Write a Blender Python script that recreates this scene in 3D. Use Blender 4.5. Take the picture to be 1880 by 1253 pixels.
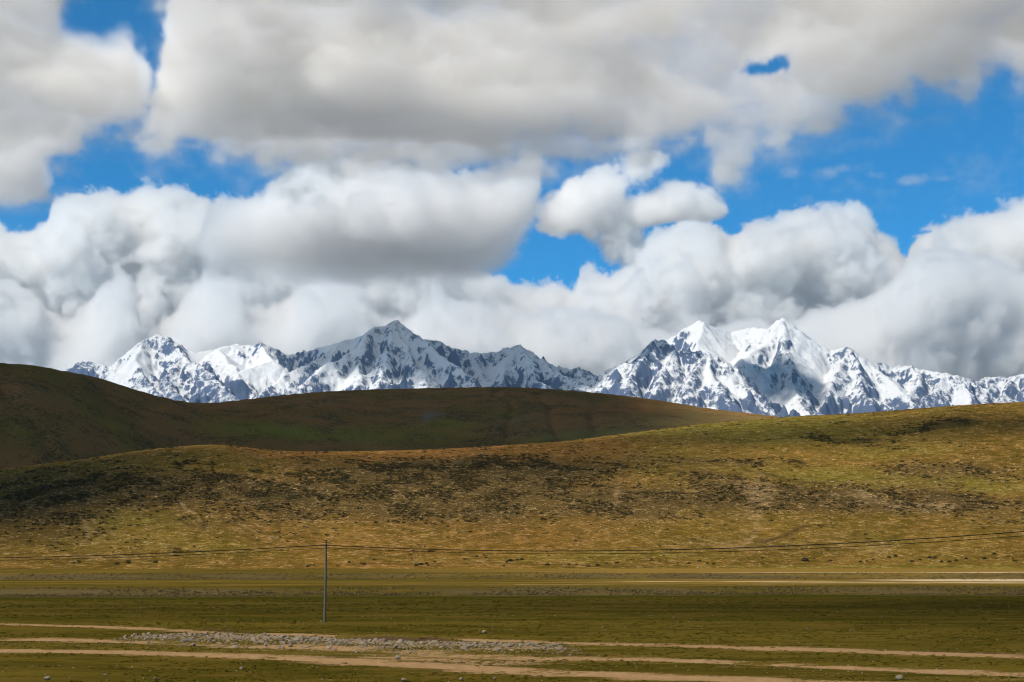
import bpy, bmesh, math, random
import numpy as np
from mathutils import Vector, Matrix

for _o in list(bpy.data.objects):
    bpy.data.objects.remove(_o)
C = bpy.context.scene
COL = C.collection
R = math.radians

# ------------------------------------------------------------------ camera
CAM_H = 6.0                       # the photograph is taken from a road embankment above the plain
F = 2611.0                        # focal length in photo pixels (50 mm on a 36 mm frame, 1880 px wide)
PITCH = math.atan((1022 - 626.5) / F)
cam_d = bpy.data.cameras.new("camera")
cam_d.lens = 50.0
cam_d.sensor_width = 36.0
cam_d.clip_start = 0.5
cam_d.clip_end = 120000.0
cam = bpy.data.objects.new("camera", cam_d)
COL.objects.link(cam)
cam.location = (0, 0, CAM_H)
cam.rotation_euler = (math.pi / 2 + PITCH, 0, 0)
C.camera = cam


def ray(px, py):
    """direction of a photo pixel, in world space"""
    u, v = (px - 940.0) / F, (626.5 - py) / F
    c, s = math.cos(PITCH), math.sin(PITCH)
    return (u, c - s * v, s + c * v)


def azel(px, py):
    x, y, z = ray(px, py)
    return math.degrees(math.atan2(x, y)), math.degrees(math.atan2(z, math.hypot(x, y)))


# ------------------------------------------------------------------ light, exposure
SUN_EL, SUN_AZ = 50.0, -127.0     # high, from the left and a little behind the camera (azimuth from +Y, clockwise)
sun_dir = Vector((math.sin(R(SUN_AZ)) * math.cos(R(SUN_EL)),
                  math.cos(R(SUN_AZ)) * math.cos(R(SUN_EL)), math.sin(R(SUN_EL))))
sl = bpy.data.lights.new("sun", 'SUN')
sl.energy = 5.0
sl.angle = R(0.53)
sl.color = (1.0, 0.935, 0.83)
sun = bpy.data.objects.new("sun", sl)
COL.objects.link(sun)
sun.location = (0, 0, 50)
sun.rotation_euler = sun_dir.to_track_quat('Z', 'Y').to_euler()

vs = C.view_settings
vs.view_transform = 'Standard'
vs.look = 'None'
vs.exposure = 0.2
vs.gamma = 1.0
vs.use_curve_mapping = False


# ------------------------------------------------------------------ node helper: Python arithmetic -> nodes
class NT:
    def __init__(self, tree):
        self.t = tree
        self.n = tree.nodes
        self.l = tree.links

    def node(self, kind, **props):
        nd = self.n.new(kind)
        for k, v in props.items():
            setattr(nd, k, v)
        return nd

    def put(self, sock, v):
        if isinstance(v, S):
            self.l.new(v.s, sock)
        elif v is not None:
            sock.default_value = v

    def math(self, op, *a, clamp=False):
        nd = self.node('ShaderNodeMath', operation=op, use_clamp=clamp)
        for i, v in enumerate(a):
            self.put(nd.inputs[i], v)
        return S(self, nd.outputs[0])

    def vmath(self, op, *a, out=0, scale=None):
        nd = self.node('ShaderNodeVectorMath', operation=op)
        for i, v in enumerate(a):
            self.put(nd.inputs[i], v)
        if scale is not None:
            self.put(nd.inputs['Scale'], scale)
        return S(self, nd.outputs[out])

    def xyz(self, x, y, z):
        nd = self.node('ShaderNodeCombineXYZ')
        for i, v in enumerate((x, y, z)):
            self.put(nd.inputs[i], v)
        return S(self, nd.outputs[0])

    def sep(self, v):
        nd = self.node('ShaderNodeSeparateXYZ')
        self.put(nd.inputs[0], v)
        return [S(self, o) for o in nd.outputs]

    def noise(self, v, scale=1.0, detail=4.0, rough=0.5, lac=2.0, dist=0.0, kind='FBM', color=False):
        nd = self.node('ShaderNodeTexNoise', noise_type=kind)
        self.put(nd.inputs['Vector'], v)
        self.put(nd.inputs['Scale'], scale)
        self.put(nd.inputs['Detail'], detail)
        self.put(nd.inputs['Roughness'], rough)
        self.put(nd.inputs['Lacunarity'], lac)
        self.put(nd.inputs['Distortion'], dist)
        return S(self, nd.outputs['Color' if color else 0])

    def voronoi(self, v, scale=1.0, detail=0.0, rough=0.5, feature='F1', smooth=None, rnd=1.0, out='Distance'):
        nd = self.node('ShaderNodeTexVoronoi', feature=feature)
        nd.normalize = False
        self.put(nd.inputs['Vector'], v)
        self.put(nd.inputs['Scale'], scale)
        self.put(nd.inputs['Detail'], detail)
        self.put(nd.inputs['Roughness'], rough)
        if smooth is not None:
            self.put(nd.inputs['Smoothness'], smooth)
        self.put(nd.inputs['Randomness'], rnd)
        return S(self, nd.outputs[out])

    def smooth(self, v, a, b, lo=0.0, hi=1.0):
        nd = self.node('ShaderNodeMapRange', interpolation_type='SMOOTHSTEP')
        for i, x in enumerate((v, a, b, lo, hi)):
            self.put(nd.inputs[i], x)
        return S(self, nd.outputs[0])

    def lin(self, v, a, b, lo=0.0, hi=1.0):
        nd = self.node('ShaderNodeMapRange', clamp=True)
        for i, x in enumerate((v, a, b, lo, hi)):
            self.put(nd.inputs[i], x)
        return S(self, nd.outputs[0])

    def curve(self, v, pts, lo, hi):
        """piecewise curve through pts = [(x, y)...]; v is mapped from lo..hi"""
        nd = self.node('ShaderNodeFloatCurve')
        ys = [p[1] for p in pts]
        y0, y1 = min(ys) - .01, max(ys) + .01
        cm = nd.mapping
        cu = cm.curves[0]
        q = sorted(((x - lo) / (hi - lo), (y - y0) / (y1 - y0)) for x, y in pts)
        q = [(max(0., min(1., a)), b) for a, b in q]
        while len(cu.points) < len(q):
            cu.points.new(0.5, 0.5)
        for p, (a, b) in zip(cu.points, q):
            p.location = (a, b)
            p.handle_type = 'AUTO_CLAMPED'
        cm.update()
        self.put(nd.inputs['Value'], (v - lo) * (1.0 / (hi - lo)))
        return S(self, nd.outputs[0]) * (y1 - y0) + y0

    def mix(self, f, a, b, kind='RGBA'):
        if kind == 'RGBA':
            nd = self.node('ShaderNodeMix', data_type='RGBA', blend_type='MIX')
            self.put(nd.inputs[0], f)
            self.put(nd.inputs[6], col4(a))
            self.put(nd.inputs[7], col4(b))
            return S(self, nd.outputs[2])
        nd = self.node('ShaderNodeMix', data_type='FLOAT')
        self.put(nd.inputs[0], f)
        self.put(nd.inputs[2], a)
        self.put(nd.inputs[3], b)
        return S(self, nd.outputs[0])

    def mul_col(self, a, b):
        nd = self.node('ShaderNodeMix', data_type='RGBA', blend_type='MULTIPLY')
        nd.inputs[0].default_value = 1.0
        self.put(nd.inputs[6], col4(a))
        self.put(nd.inputs[7], col4(b))
        return S(self, nd.outputs[2])

    def attr(self, name, out='Fac'):
        nd = self.node('ShaderNodeAttribute', attribute_name=name)
        return S(self, nd.outputs[out])


def col4(c):
    if isinstance(c, S):
        return c
    return (c[0], c[1], c[2], 1.0)


class S:
    """a socket that understands + - * /"""
    def __init__(self, nt, s):
        self.nt, self.s = nt, s

    def __add__(self, o): return self.nt.math('ADD', self, o)
    __radd__ = __add__
    def __mul__(self, o): return self.nt.math('MULTIPLY', self, o)
    __rmul__ = __mul__
    def __sub__(self, o): return self.nt.math('SUBTRACT', self, o)
    def __rsub__(self, o): return self.nt.math('SUBTRACT', o, self)
    def __truediv__(self, o): return self.nt.math('DIVIDE', self, o)
    def min(self, o): return self.nt.math('MINIMUM', self, o)
    def max(self, o): return self.nt.math('MAXIMUM', self, o)
    def pow(self, o): return self.nt.math('POWER', self, o)
    def clamp(self): return self.nt.math('ADD', self, 0.0, clamp=True)


def srgb(r, g, b):
    return tuple(((c / 255) / 12.92 if c <= 10 else (((c / 255) + .055) / 1.055) ** 2.4) for c in (r, g, b))


# ------------------------------------------------------------------ sky: clear high-altitude air, clouds are real volumes
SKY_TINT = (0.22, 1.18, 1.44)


def build_world():
    w = bpy.data.worlds.new("World")
    C.world = w
    w.use_nodes = True
    t = NT(w.node_tree)
    sky = t.node('ShaderNodeTexSky', sky_type='NISHITA')
    sky.sun_disc = False
    sky.sun_elevation = R(SUN_EL)
    sky.sun_rotation = R(SUN_AZ)
    sky.altitude = 4500
    sky.air_density = 1.0
    sky.dust_density = 0.2
    sky.ozone_density = 4.0
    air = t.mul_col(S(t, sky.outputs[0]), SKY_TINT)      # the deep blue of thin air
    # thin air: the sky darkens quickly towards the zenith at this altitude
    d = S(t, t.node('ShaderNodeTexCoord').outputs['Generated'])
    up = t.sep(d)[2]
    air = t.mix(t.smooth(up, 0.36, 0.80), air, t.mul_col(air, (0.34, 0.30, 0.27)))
    bg = w.node_tree.nodes['Background']
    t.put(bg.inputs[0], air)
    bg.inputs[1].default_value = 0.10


build_world()

# ------------------------------------------------------------------ clouds: density fields on voxel grids, lit by the sun and the sky
PXD = 45.57                                   # photo pixels per degree
CLOUD_BASE = 2720.0
SUN_AZ_H = (sun_dir.x / sun_dir.z, sun_dir.y / sun_dir.z)


def cloud_volume(name, lo, hi, vox, fn, dens, aniso=0.3, colour=(1.0, 1.0, 1.0)):
    me = bpy.data.meshes.new(name)
    o = bpy.data.objects.new(name, me)
    COL.objects.link(o)
    o['kind'] = 'stuff'
    ng = bpy.data.node_groups.new(name, 'GeometryNodeTree')
    ng.interface.new_socket('Geometry', in_out='OUTPUT', socket_type='NodeSocketGeometry')
    t = NT(ng)
    pos = S(t, t.node('GeometryNodeInputPosition').outputs[0])
    vc = t.node('GeometryNodeVolumeCube')
    t.put(vc.inputs['Density'], fn(t, pos))
    vc.inputs['Min'].default_value = lo
    vc.inputs['Max'].default_value = hi
    for k, i in zip('XYZ', range(3)):
        vc.inputs['Resolution ' + k].default_value = max(2, int((hi[i] - lo[i]) / vox[i]))
    m = bpy.data.materials.new(name)
    m.use_nodes = True
    nt = m.node_tree
    nt.nodes.clear()
    pv = nt.nodes.new('ShaderNodeVolumePrincipled')
    pv.inputs['Color'].default_value = (*colour, 1)
    pv.inputs['Density'].default_value = dens
    pv.inputs['Anisotropy'].default_value = aniso
    out = nt.nodes.new('ShaderNodeOutputMaterial')
    nt.links.new(pv.outputs[0], out.inputs['Volume'])
    sm = t.node('GeometryNodeSetMaterial')
    sm.inputs['Material'].default_value = m
    go = t.node('NodeGroupOutput')
    ng.links.new(vc.outputs[0], sm.inputs[0])
    ng.links.new(sm.outputs[0], go.inputs[0])
    md = o.modifiers.new('cloud', 'NODES')
    md.node_group = ng
    return o


def angles(t, x, y):
    az = t.math('ARCTAN2', x, y) * 57.29578
    r = t.math('SQRT', x * x + y * y)
    return az, r


def gauss(t, P, lst):
    """sum of soft ellipses (photo px centre, px radii, weight) over P = (azimuth, elevation) in degrees"""
    tot = None
    for (px, py, rx, ry, a) in lst:
        cx, cy = azel(px, py)
        sx, sy = PXD / rx, PXD / ry
        v = t.vmath('MULTIPLY_ADD', P, (sx, sy, 0.0), (-cx * sx, -cy * sy, 0.0))
        g = t.math('POWER', 0.36788, t.vmath('DOT_PRODUCT', v, v, out=1))
        tot = g * a if tot is None else t.math('MULTIPLY_ADD', g, a, tot)
    return tot


def billow(t, p, wl, octv=4, gain=0.52):
    """rounded lumps with sharp creases between them, 0 .. about 1, mean near 0.4"""
    tot, a, f, s = None, 1.0, 1.0 / wl, 0.0
    for i in range(octv):
        nd = t.node('ShaderNodeTexNoise', noise_type='FBM', normalize=False)
        t.put(nd.inputs['Vector'], p)
        nd.inputs['Scale'].default_value = f
        nd.inputs['Detail'].default_value = 0.0
        k = t.math('ABSOLUTE', S(t, nd.outputs[0])) * (a * 1.9)
        tot = k if tot is None else tot + k
        s += a
        a *= gain
        f *= 2.17
    return tot * (1.0 / s)


def rank(crest, rc, hw, lump, amp, seed, soft=260.0, base=CLOUD_BASE, foot=140.0, dome=900.0, under=None, veil=0.0):
    """a rank of cumulus at distance rc (half depth hw) whose tops follow a crest line"""
    pts = [azel(*p) for p in crest]
    low_pts = [azel(*p) for p in under] if under else None

    def fn(t, pos):
        x, y, z = t.sep(pos)
        az, r = angles(t, x, y)
        sh = t.vmath('ADD', pos, (seed * 7310.0, seed * 1234.0, seed * 991.0))
        wv = t.vmath('SUBTRACT', t.noise(sh, 1.3 / lump, 3, 0.5, color=True), (0.5, 0.5, 0.5))
        shw = t.vmath('MULTIPLY_ADD', wv, (lump * .8, lump * .8, lump * .8), sh)
        n = t.noise(sh, 0.45 / lump, 3, 0.5) - 0.5
        b = billow(t, shw, lump, 6, 0.60)
        nw = t.noise(shw, 5.0 / lump, 4, 0.65) - 0.5
        el = t.curve(az, pts, -26.0, 26.0)
        zc = t.math('TANGENT', el * 0.0174533) * rc / t.math('COSINE', az * 0.0174533) + CAM_H
        q = (y + n * hw * 0.9 - rc) / hw
        top = zc - q * q * dome
        d = (top - z).min((1.0 - t.math('ABSOLUTE', q)) * hw * 0.7)
        d = d + (b - 0.42) * amp + n * amp * 0.7 + nw * amp * 0.42
        den = t.smooth(d, 0.0, soft)
        if low_pts:
            zu = t.math('TANGENT', t.curve(az, low_pts, -26.0, 26.0) * 0.0174533) * rc + CAM_H
            low = t.smooth(z + n * 300.0 - b * 200.0 + nw * 120.0 - zu, -90.0, foot)
            return den * low * t.smooth(z, 2710.0, 2760.0)
        low = t.smooth(z + n * 300.0 - b * 160.0, base - 60, base + foot)
        out = den * low * t.smooth(z, base - 60.0, base + 30)
        if veil:                                  # thin mist round the bank
            out = out + t.smooth(zc - 250.0 - z + n * 900.0 + nw * 500.0, 0.0, 900.0) * t.smooth(t.math('ABSOLUTE', q), 1.35, 1.0) * veil * low
        return out
    return fn


def build_clouds():
    # far sky line of cumulus behind the mountains
    top1 = [(-400, 420), (-100, 400), (0, 412), (40, 424), (85, 412), (100, 379), (140, 366), (180, 356), (240, 354), (290, 346), (340, 356), (390, 376),
            (450, 382), (520, 410), (600, 430), (800, 460), (890, 492), (920, 509), (950, 518), (985, 518), (1020, 518), (1055, 526), (1066, 494), (1085, 482),
            (1110, 488), (1140, 476), (1175, 450), (1200, 432), (1240, 414), (1270, 404), (1300, 406), (1322, 424), (1332, 444), (1352, 430),
            (1385, 406), (1430, 400), (1470, 384), (1505, 378), (1535, 382), (1560, 378), (1590, 396), (1608, 424), (1625, 434), (1648, 452), (1660, 468),
            (1675, 449), (1700, 430), (1740, 406), (1790, 396), (1840, 392), (1880, 376), (2000, 360), (2300, 380)]
    up = lambda pts, k: [(a, b + k) for a, b in pts]
    cloud_volume('cloud_bank', (-11500, 23200, 1900), (11500, 28800, 7200), (38, 95, 36),
                 rank(up(top1, 4), 26000.0, 2100.0, 760.0, 560.0, 1.0, soft=90, base=2000.0, veil=0.015), 0.0065, 0.5)
    top2 = [(-400, 520), (-100, 500), (0, 520), (70, 560), (120, 585), (170, 560), (215, 520), (250, 560), (290, 600), (330, 560), (365, 520), (400, 505), (440, 520),
            (500, 560), (550, 520), (600, 506), (650, 520), (690, 570), (730, 600), (780, 560), (840, 548), (900, 560), (960, 580), (1020, 560), (1080, 570),
            (1150, 600), (1220, 620), (1300, 600), (1380, 590), (1420, 600), (1500, 560), (1560, 550), (1620, 520), (1680, 480), (1730, 452), (1790, 455), (1850, 480), (1900, 500), (2300, 500)]
    cloud_volume('cloud_bank', (-9800, 20100, 1800), (9800, 23900, 5700), (34, 80, 32),
                 rank(top2, 22000.0, 1350.0, 640.0, 520.0, 2.0, soft=90, base=1900.0, veil=0.040), 0.0065, 0.5)
    # the middle cumulus
    mid = [(-400, 900), (250, 800), (340, 500), (372, 425), (385, 398), (410, 384), (440, 382), (460, 386), (500, 354), (525, 334), (580, 320),
           (650, 316), (760, 316), (880, 320), (950, 320), (985, 330), (1004, 352), (1010, 400), (1030, 480), (1090, 800), (2300, 900)]
    cloud_volume('cumulus_cloud', (-3400, 11900, 2700), (900, 15500, 4300), (20, 38, 20),
                 rank(mid, 13700.0, 1300.0, 400.0, 500.0, 3.0, soft=70, foot=230, dome=600.0, under=[(-400, 470), (340, 462), (400, 474), (540, 484), (650, 488), (760, 486), (850, 486), (905, 474), (940, 450), (965, 420), (990, 385), (1010, 340), (2300, 300)]), 0.0075, 0.45)
    # smaller broken puffs to its right
    pf = [(1070, 385, 62, 44, 1.15), (1085, 345, 34, 26, .6), (1020, 400, 40, 30, .75), (1125, 365, 24, 34, .5), (1130, 450, 36, 36, .85), (1160, 440, 36, 26, .45),
          (1240, 372, 60, 30, .8), (1200, 385, 50, 22, .7), (1305, 385, 36, 20, .75), (1270, 350, 40, 20, .4), (1165, 395, 40, 20, .5), (1150, 325, 60, 36, .55),
          (1180, 290, 60, 30, .5), (1150, 480, 30, 20, .4)]
    wf = [(1500, 322, 60, 14, .5), (1560, 310, 40, 10, .5), (1680, 330, 45, 12, .5), (1735, 330, 30, 10, .5), (1450, 318, 25, 14, .5), (1610, 322, 22, 8, .5), (1740, 222, 26, 6, .38), (1640, 225, 40, 6, .38), (1760, 325, 60, 7, .4)]

    def puffs(t, pos):
        x, y, z = t.sep(pos)
        az, r = angles(t, x, y)
        el = t.math('ARCTAN2', z - CAM_H, r) * 57.29578
        n = t.noise(pos, 1.0 / 420.0, 6, 0.6) - 0.5 + (billow(t, pos, 220.0, 5, .6) - .4) * 0.45
        g = gauss(t, t.xyz(az, el, 0.0), pf)
        q = (r - 13200.0) / 420.0
        d = g * 1.05 - q * q * 0.45 - 0.42 + n * 2.7 * t.smooth(g, 0.06, 0.45)
        wg = gauss(t, t.xyz(az, el, 0.0), wf)
        wis = wg - q * q * 2.0 - 0.42 + n * 2.6 * t.smooth(wg, 0.05, 0.4)
        return t.smooth(d, 0.0, 0.5) + t.smooth(wis, -0.15, 0.8) * 0.30
    cloud_volume('cloud_puff', (150, 12600, 2650), (4300, 13800, 3800), (16, 30, 16), puffs, 0.010)

    # the great deck overhead: its underside is what the photograph shows
    bot4 = [(-400, -400), (215, 0), (232, 230), (262, 268), (290, 288), (325, 272), (370, 272), (400, 290), (440, 300), (500, 320), (560, 318), (650, 314), (760, 318), (900, 320),
            (980, 318), (1010, 304), (1060, 288), (1130, 282), (1180, 314), (1205, 280), (1240, 268), (1285, 266), (1305, 308), (1335, 326), (1372, 318), (1395, 294),
            (1440, 284), (1480, 258), (1530, 246), (1560, 222), (1600, 201), (1650, 208), (1680, 182), (1740, 172), (1790, 178), (1805, 156), (1830, 134), (1880, 154), (2000, 166), (2300, 150)]
    lx4 = [(334, -400), (334, -60), (330, 0), (312, 60), (300, 110), (296, 160), (286, 200), (274, 240), (250, 275), (240, 330), (240, 500)]
    lf = [(-60, 80, 150, 200, 2.0), (40, 60, 60, 80, .95), (90, 20, 40, 50, .5), (60, 200, 110, 110, 1.3), (140, 160, 60, 40, .85), (200, 190, 60, 60, .7), (90, 270, 80, 50, .6),
          (165, 8, 46, 24, .8), (285, 10, 32, 34, .85), (240, 105, 20, 30, .75), (215, 140, 30, 30, .4), (235, 215, 40, 50, .4), (265, 240, 30, 30, .45), (190, 240, 40, 30, .45), (-40, 280, 100, 60, 1.2),
          (190, 68, 85, 48, -1.7), (270, 80, 24, 60, -.55), (110, 85, 40, 20, -.5), (230, 30, 16, 50, -.5), (250, 330, 200, 50, -.8), (45, 375, 60, 24, .7)]
    thick = [(330, 200, 60, 80, .5), (420, 215, 200, 40, .5), (470, 175, 150, 40, .4), (700, 240, 260, 34, .9), (560, 250, 300, 30, .5), (880, 262, 160, 22, .4), (660, 165, 90, 26, .35),
             (400, 200, 26, 16, -.8), (535, 180, 36, 30, -.9), (590, 110, 60, 40, -.4), (560, 285, 40, 14, -.4), (330, 60, 60, 50, -.2), (640, 30, 40, 30, .5), (700, 90, 120, 50, -.25), (880, 120, 140, 60, -.4),
             (1060, 140, 120, 60, .35), (1240, 40, 80, 30, 0), (1250, 190, 130, 50, -.35), (1330, 200, 70, 50, -.2), (1600, 130, 100, 50, .35), (1750, 50, 160, 46, .8), (1420, 20, 140, 24, .3), (1840, 110, 70, 26, -.4),
             (1410, 115, 60, 40, -.4)]

    def deck(t, pos):
        x, y, z = t.sep(pos)
        az, r = angles(t, x, y)
        el = t.math('ARCTAN2', CLOUD_BASE + 60.0 - CAM_H, r) * 57.29578      # where the underside stands in the sky
        flat = t.xyz(x, y, z * 1.5)
        n = t.noise(flat, 1.0 / 1000.0, 7, 0.58) - 0.5
        n2 = t.noise(flat, 1.0 / 230.0, 5, 0.68) - 0.5
        b = billow(t, flat, 480.0, 6, 0.62) - 0.42
        P = t.vmath('ADD', t.xyz(az, el, 0.0), t.vmath('MULTIPLY', t.xyz(n, n2, 0.0), (1.6, 1.0, 0.0)))
        a4 = (el - t.curve(az, [azel(a_, b_ + 16) for a_, b_ in bot4], -26.0, 26.0)) * 0.9
        l4 = az - t.curve(el, [(azel(a, b_)[1], azel(a, b_)[0]) for a, b_ in lx4], 0.0, 34.0)
        main = (a4 * 1.5).min(l4 * 1.5) + 0.25
        left = (gauss(t, P, lf) - 0.5) * 2.2
        el_v = t.math('ARCTAN2', z - CAM_H, r) * 57.29578
        pv = t.xyz(az, el_v, 0.0)
        hn = t.vmath('SUBTRACT', t.noise(pv, 2.6, 5, 0.65, color=True), (0.5, 0.5, 0.5))
        hole = gauss(t, t.vmath('MULTIPLY_ADD', hn, (1.5, 0.9, 0.0), pv), [(1388, 122, 30, 17, 1.0), (1436, 112, 27, 18, 1.0), (1412, 128, 40, 10, .7), (1452, 148, 36, 7, .6), (1400, 148, 26, 6, .4)])
        hole = hole + (t.noise(pv, 6.0, 4, 0.7) - 0.5) * 1.1
        cov = main.max(left) + n * 2.0 + n2 * 2.5 + b * 1.4           # < 0 clear
        th = t.smooth(cov, -0.1, 1.15) * (0.95 + gauss(t, P, thick) + n * 2.2 + b * 0.7).max(0.12)
        # torn, half transparent shreds along the edges
        sh_ = t.smooth(main.max(left) + 0.55 + n * 3.0 + n2 * 8.0 + b * 2.6, 0.15, 1.5) * t.smooth(main.max(left), 2.2, 0.6)
        fringe = sh_ * 0.19 * t.smooth(t.math('ABSOLUTE', z - 2830.0 - n * 300.0), 140.0, 30.0) * t.smooth(z, 2665.0, 2690.0)
        zb = CLOUD_BASE + 90.0 - b * 230.0 + n * 160.0 - n2 * 70.0 + t.smooth(cov, 0.9, 0.0) * 60.0
        top = zb + th * 400.0
        return t.smooth(z, zb - 20.0, zb + 70.0) * t.smooth(top - z, 0.0, 160.0) * t.smooth(z, 2665.0, 2690.0) * t.smooth(hole, 1.05, 0.20) + fringe * t.smooth(hole, 1.6, 0.6)
    cloud_volume('cloud_deck', (-5600, 5200, 2660), (5200, 11400, 3900), (21, 21, 26), deck, 0.0055)


build_clouds()


def build_shade_cloud():
    """the cloud high behind the camera whose shadow lies over the far hill and parts of the plain"""
    kx, ky = sun_dir.x / sun_dir.z, sun_dir.y / sun_dir.z
    # where its shadow falls: world ellipses x, y, rx, ry, weight
    sh = [(-900, 1750, 800, 560, 1.5), (-250, 1900, 420, 620, 1.5), (60, 2050, 260, 420, .9), (-700, 2600, 900, 500, 1.2), (-520, 1180, 330, 190, 1.0),
          (260, 860, 170, 80, .42), (70, 720, 90, 45, .40), (-70, 735, 120, 50, .40), (90, 815, 150, 55, .40), (420, 800, 140, 60, .4), (-315, 650, 145, 125, 1.1), (-420, 500, 240, 200, .8), (-185, 650, 70, 75, .5),
          (82, 125, 48, 75, .5), (70, 190, 70, 30, .24), (0, 180, 150, 34, .36), (-90, 165, 80, 40, .26)]

    def fn(t, pos):
        x, y, z = t.sep(pos)
        gx = x - z * kx
        gy = y - z * ky
        n = t.noise(t.xyz(gx, gy, 0.0), 1 / 260., 5, 0.6) - 0.5
        tot = None
        for (cx, cy, rx, ry, w) in sh:
            v = t.vmath('MULTIPLY_ADD', t.xyz(gx, gy, 0.0), (1.0 / rx, 1.0 / ry, 0.0), (-cx / rx, -cy / ry, 0.0))
            g = t.math('POWER', 0.36788, t.vmath('DOT_PRODUCT', v, v, out=1)) * w
            tot = g if tot is None else tot + g
        d = t.smooth(tot + n * 0.55, 0.16, 1.15)
        return d * t.smooth(z, 2720.0, 2780.0) * t.smooth(z, 3020.0, 2900.0)
    lo = (-2300 + 3030 * kx, -40 + 3030 * ky, 2700)
    hi = (500 + 2700 * kx, 3200 + 2700 * ky, 3030)
    cloud_volume('cloud_overhead', lo, hi, (26, 26, 42), fn, 0.0095)


build_shade_cloud()
cy = C.cycles
cy.max_bounces = 14
cy.volume_bounces = 11
cy.volume_step_rate = 2.0
cy.volume_max_steps = 400
cy.filter_width = 1.1
cy.denoising_prefilter = 'ACCURATE'
cy.sample_clamp_indirect = 6.0


# ------------------------------------------------------------------ terrain: height fields
_perm = np.random.RandomState(7).permutation(4096)
_ang = np.random.RandomState(11).rand(4096) * 2 * np.pi
_gx, _gy = np.cos(_ang), np.sin(_ang)


def perlin(x, y, seed=0):
    xi, yi = np.floor(x).astype(np.int64), np.floor(y).astype(np.int64)
    xf, yf = x - xi, y - yi
    u = xf * xf * xf * (xf * (xf * 6 - 15) + 10)
    v = yf * yf * yf * (yf * (yf * 6 - 15) + 10)

    def g(a, b, fx, fy):
        h = _perm[(_perm[(a + seed * 131) & 4095] + b) & 4095]
        return _gx[h] * fx + _gy[h] * fy
    n00, n10 = g(xi, yi, xf, yf), g(xi + 1, yi, xf - 1, yf)
    n01, n11 = g(xi, yi + 1, xf, yf - 1), g(xi + 1, yi + 1, xf - 1, yf - 1)
    a = n00 + u * (n10 - n00)
    b = n01 + u * (n11 - n01)
    return (a + v * (b - a)) * 1.5


def fbm(x, y, wl, octv=5, rough=0.5, seed=0):
    s, a, f, tot = 0.0, 1.0, 1.0 / wl, 0.0
    for i in range(octv):
        s = s + a * perlin(x * f + i * 17.3, y * f - i * 9.1, seed + i)
        tot += a
        a *= rough
        f *= 2.03
    return s / tot


def ridged(x, y, wl, octv=6, rough=0.55, seed=0):
    s, a, f, tot, w = 0.0, 1.0, 1.0 / wl, 0.0, 1.0
    for i in range(octv):
        n = 1.0 - np.abs(perlin(x * f + i * 31.7, y * f + i * 5.3, seed + i)) * 1.6
        n = np.clip(n, 0, 1) ** 2 * w
        s = s + a * n
        tot += a
        w = np.clip(n * 1.6, 0, 1)
        a *= rough
        f *= 2.07
    return s / tot


def sstep(a, b, x):
    t = np.clip((x - a) / (b - a), 0, 1)
    return t * t * (3 - 2 * t)


def spline(pts, x):
    """smooth monotone-ish interpolation (Catmull-Rom through sorted points)"""
    p = sorted(pts)
    px, py = np.array([a for a, b in p], float), np.array([b for a, b in p], float)
    m = np.gradient(py, px)
    i = np.clip(np.searchsorted(px, x) - 1, 0, len(px) - 2)
    h = px[i + 1] - px[i]
    t = np.clip((x - px[i]) / h, 0, 1)
    t2, t3 = t * t, t * t * t
    return (2 * t3 - 3 * t2 + 1) * py[i] + (t3 - 2 * t2 + t) * h * m[i] + (-2 * t3 + 3 * t2) * py[i + 1] + (t3 - t2) * h * m[i + 1]


def grid_mesh(name, X, Y, Z, mat, attrs=None, smooth=True, parent=None, faces=None):
    n, k = X.shape
    me = bpy.data.meshes.new(name)
    co = np.stack([X, Y, Z], -1).reshape(-1, 3).astype(np.float32)
    idx = np.arange(n * k).reshape(n, k)
    q = np.stack([idx[:-1, :-1], idx[:-1, 1:], idx[1:, 1:], idx[1:, :-1]], -1).reshape(-1, 4)
    a, b, c = co[q[0, 0]], co[q[0, 1]], co[q[0, 2]]
    if np.cross(b - a, c - a)[2] < 0:
        q = q[:, ::-1]
    if faces is not None:                     # keep only some of the faces (a face belongs to its first corner)
        q = q[faces[:-1, :-1].reshape(-1)]
        used, inv = np.unique(q, return_inverse=True)
        q = inv.reshape(q.shape)
        co = co[used]
        attrs = {a_: np.asarray(v_).reshape(-1)[used] for a_, v_ in attrs.items()}
    me.vertices.add(len(co))
    me.vertices.foreach_set('co', co.ravel())
    me.loops.add(q.size)
    me.loops.foreach_set('vertex_index', q.ravel().astype(np.int32))
    me.polygons.add(len(q))
    me.polygons.foreach_set('loop_start', np.arange(0, q.size, 4, dtype=np.int32))
    me.polygons.foreach_set('loop_total', np.full(len(q), 4, np.int32))
    me.polygons.foreach_set('use_smooth', np.full(len(q), smooth, bool))
    me.update(calc_edges=True)
    for an, av in (attrs or {}).items():
        at = me.attributes.new(an, 'FLOAT', 'POINT')
        at.data.foreach_set('value', np.clip(av, -10, 10).reshape(-1).astype(np.float32))
    me.materials.append(mat)
    o = bpy.data.objects.new(name, me)
    COL.objects.link(o)
    o.parent = parent
    return o


def material(name):
    m = bpy.data.materials.new(name)
    m.use_nodes = True
    nt = m.node_tree
    bs = nt.nodes['Principled BSDF']
    bs.inputs['Roughness'].default_value = 0.95
    bs.inputs['Specular IOR Level'].default_value = 0.0
    return m, NT(nt), bs


def bump(t, bs, h, dist, strength=1.0):
    b = t.node('ShaderNodeBump')
    b.inputs['Strength'].default_value = strength
    b.inputs['Distance'].default_value = dist
    t.put(b.inputs['Height'], h)
    t.l.new(b.outputs[0], bs.inputs['Normal'])


def obj_pos(t):
    return S(t, t.node('ShaderNodeNewGeometry').outputs['Position'])


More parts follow.
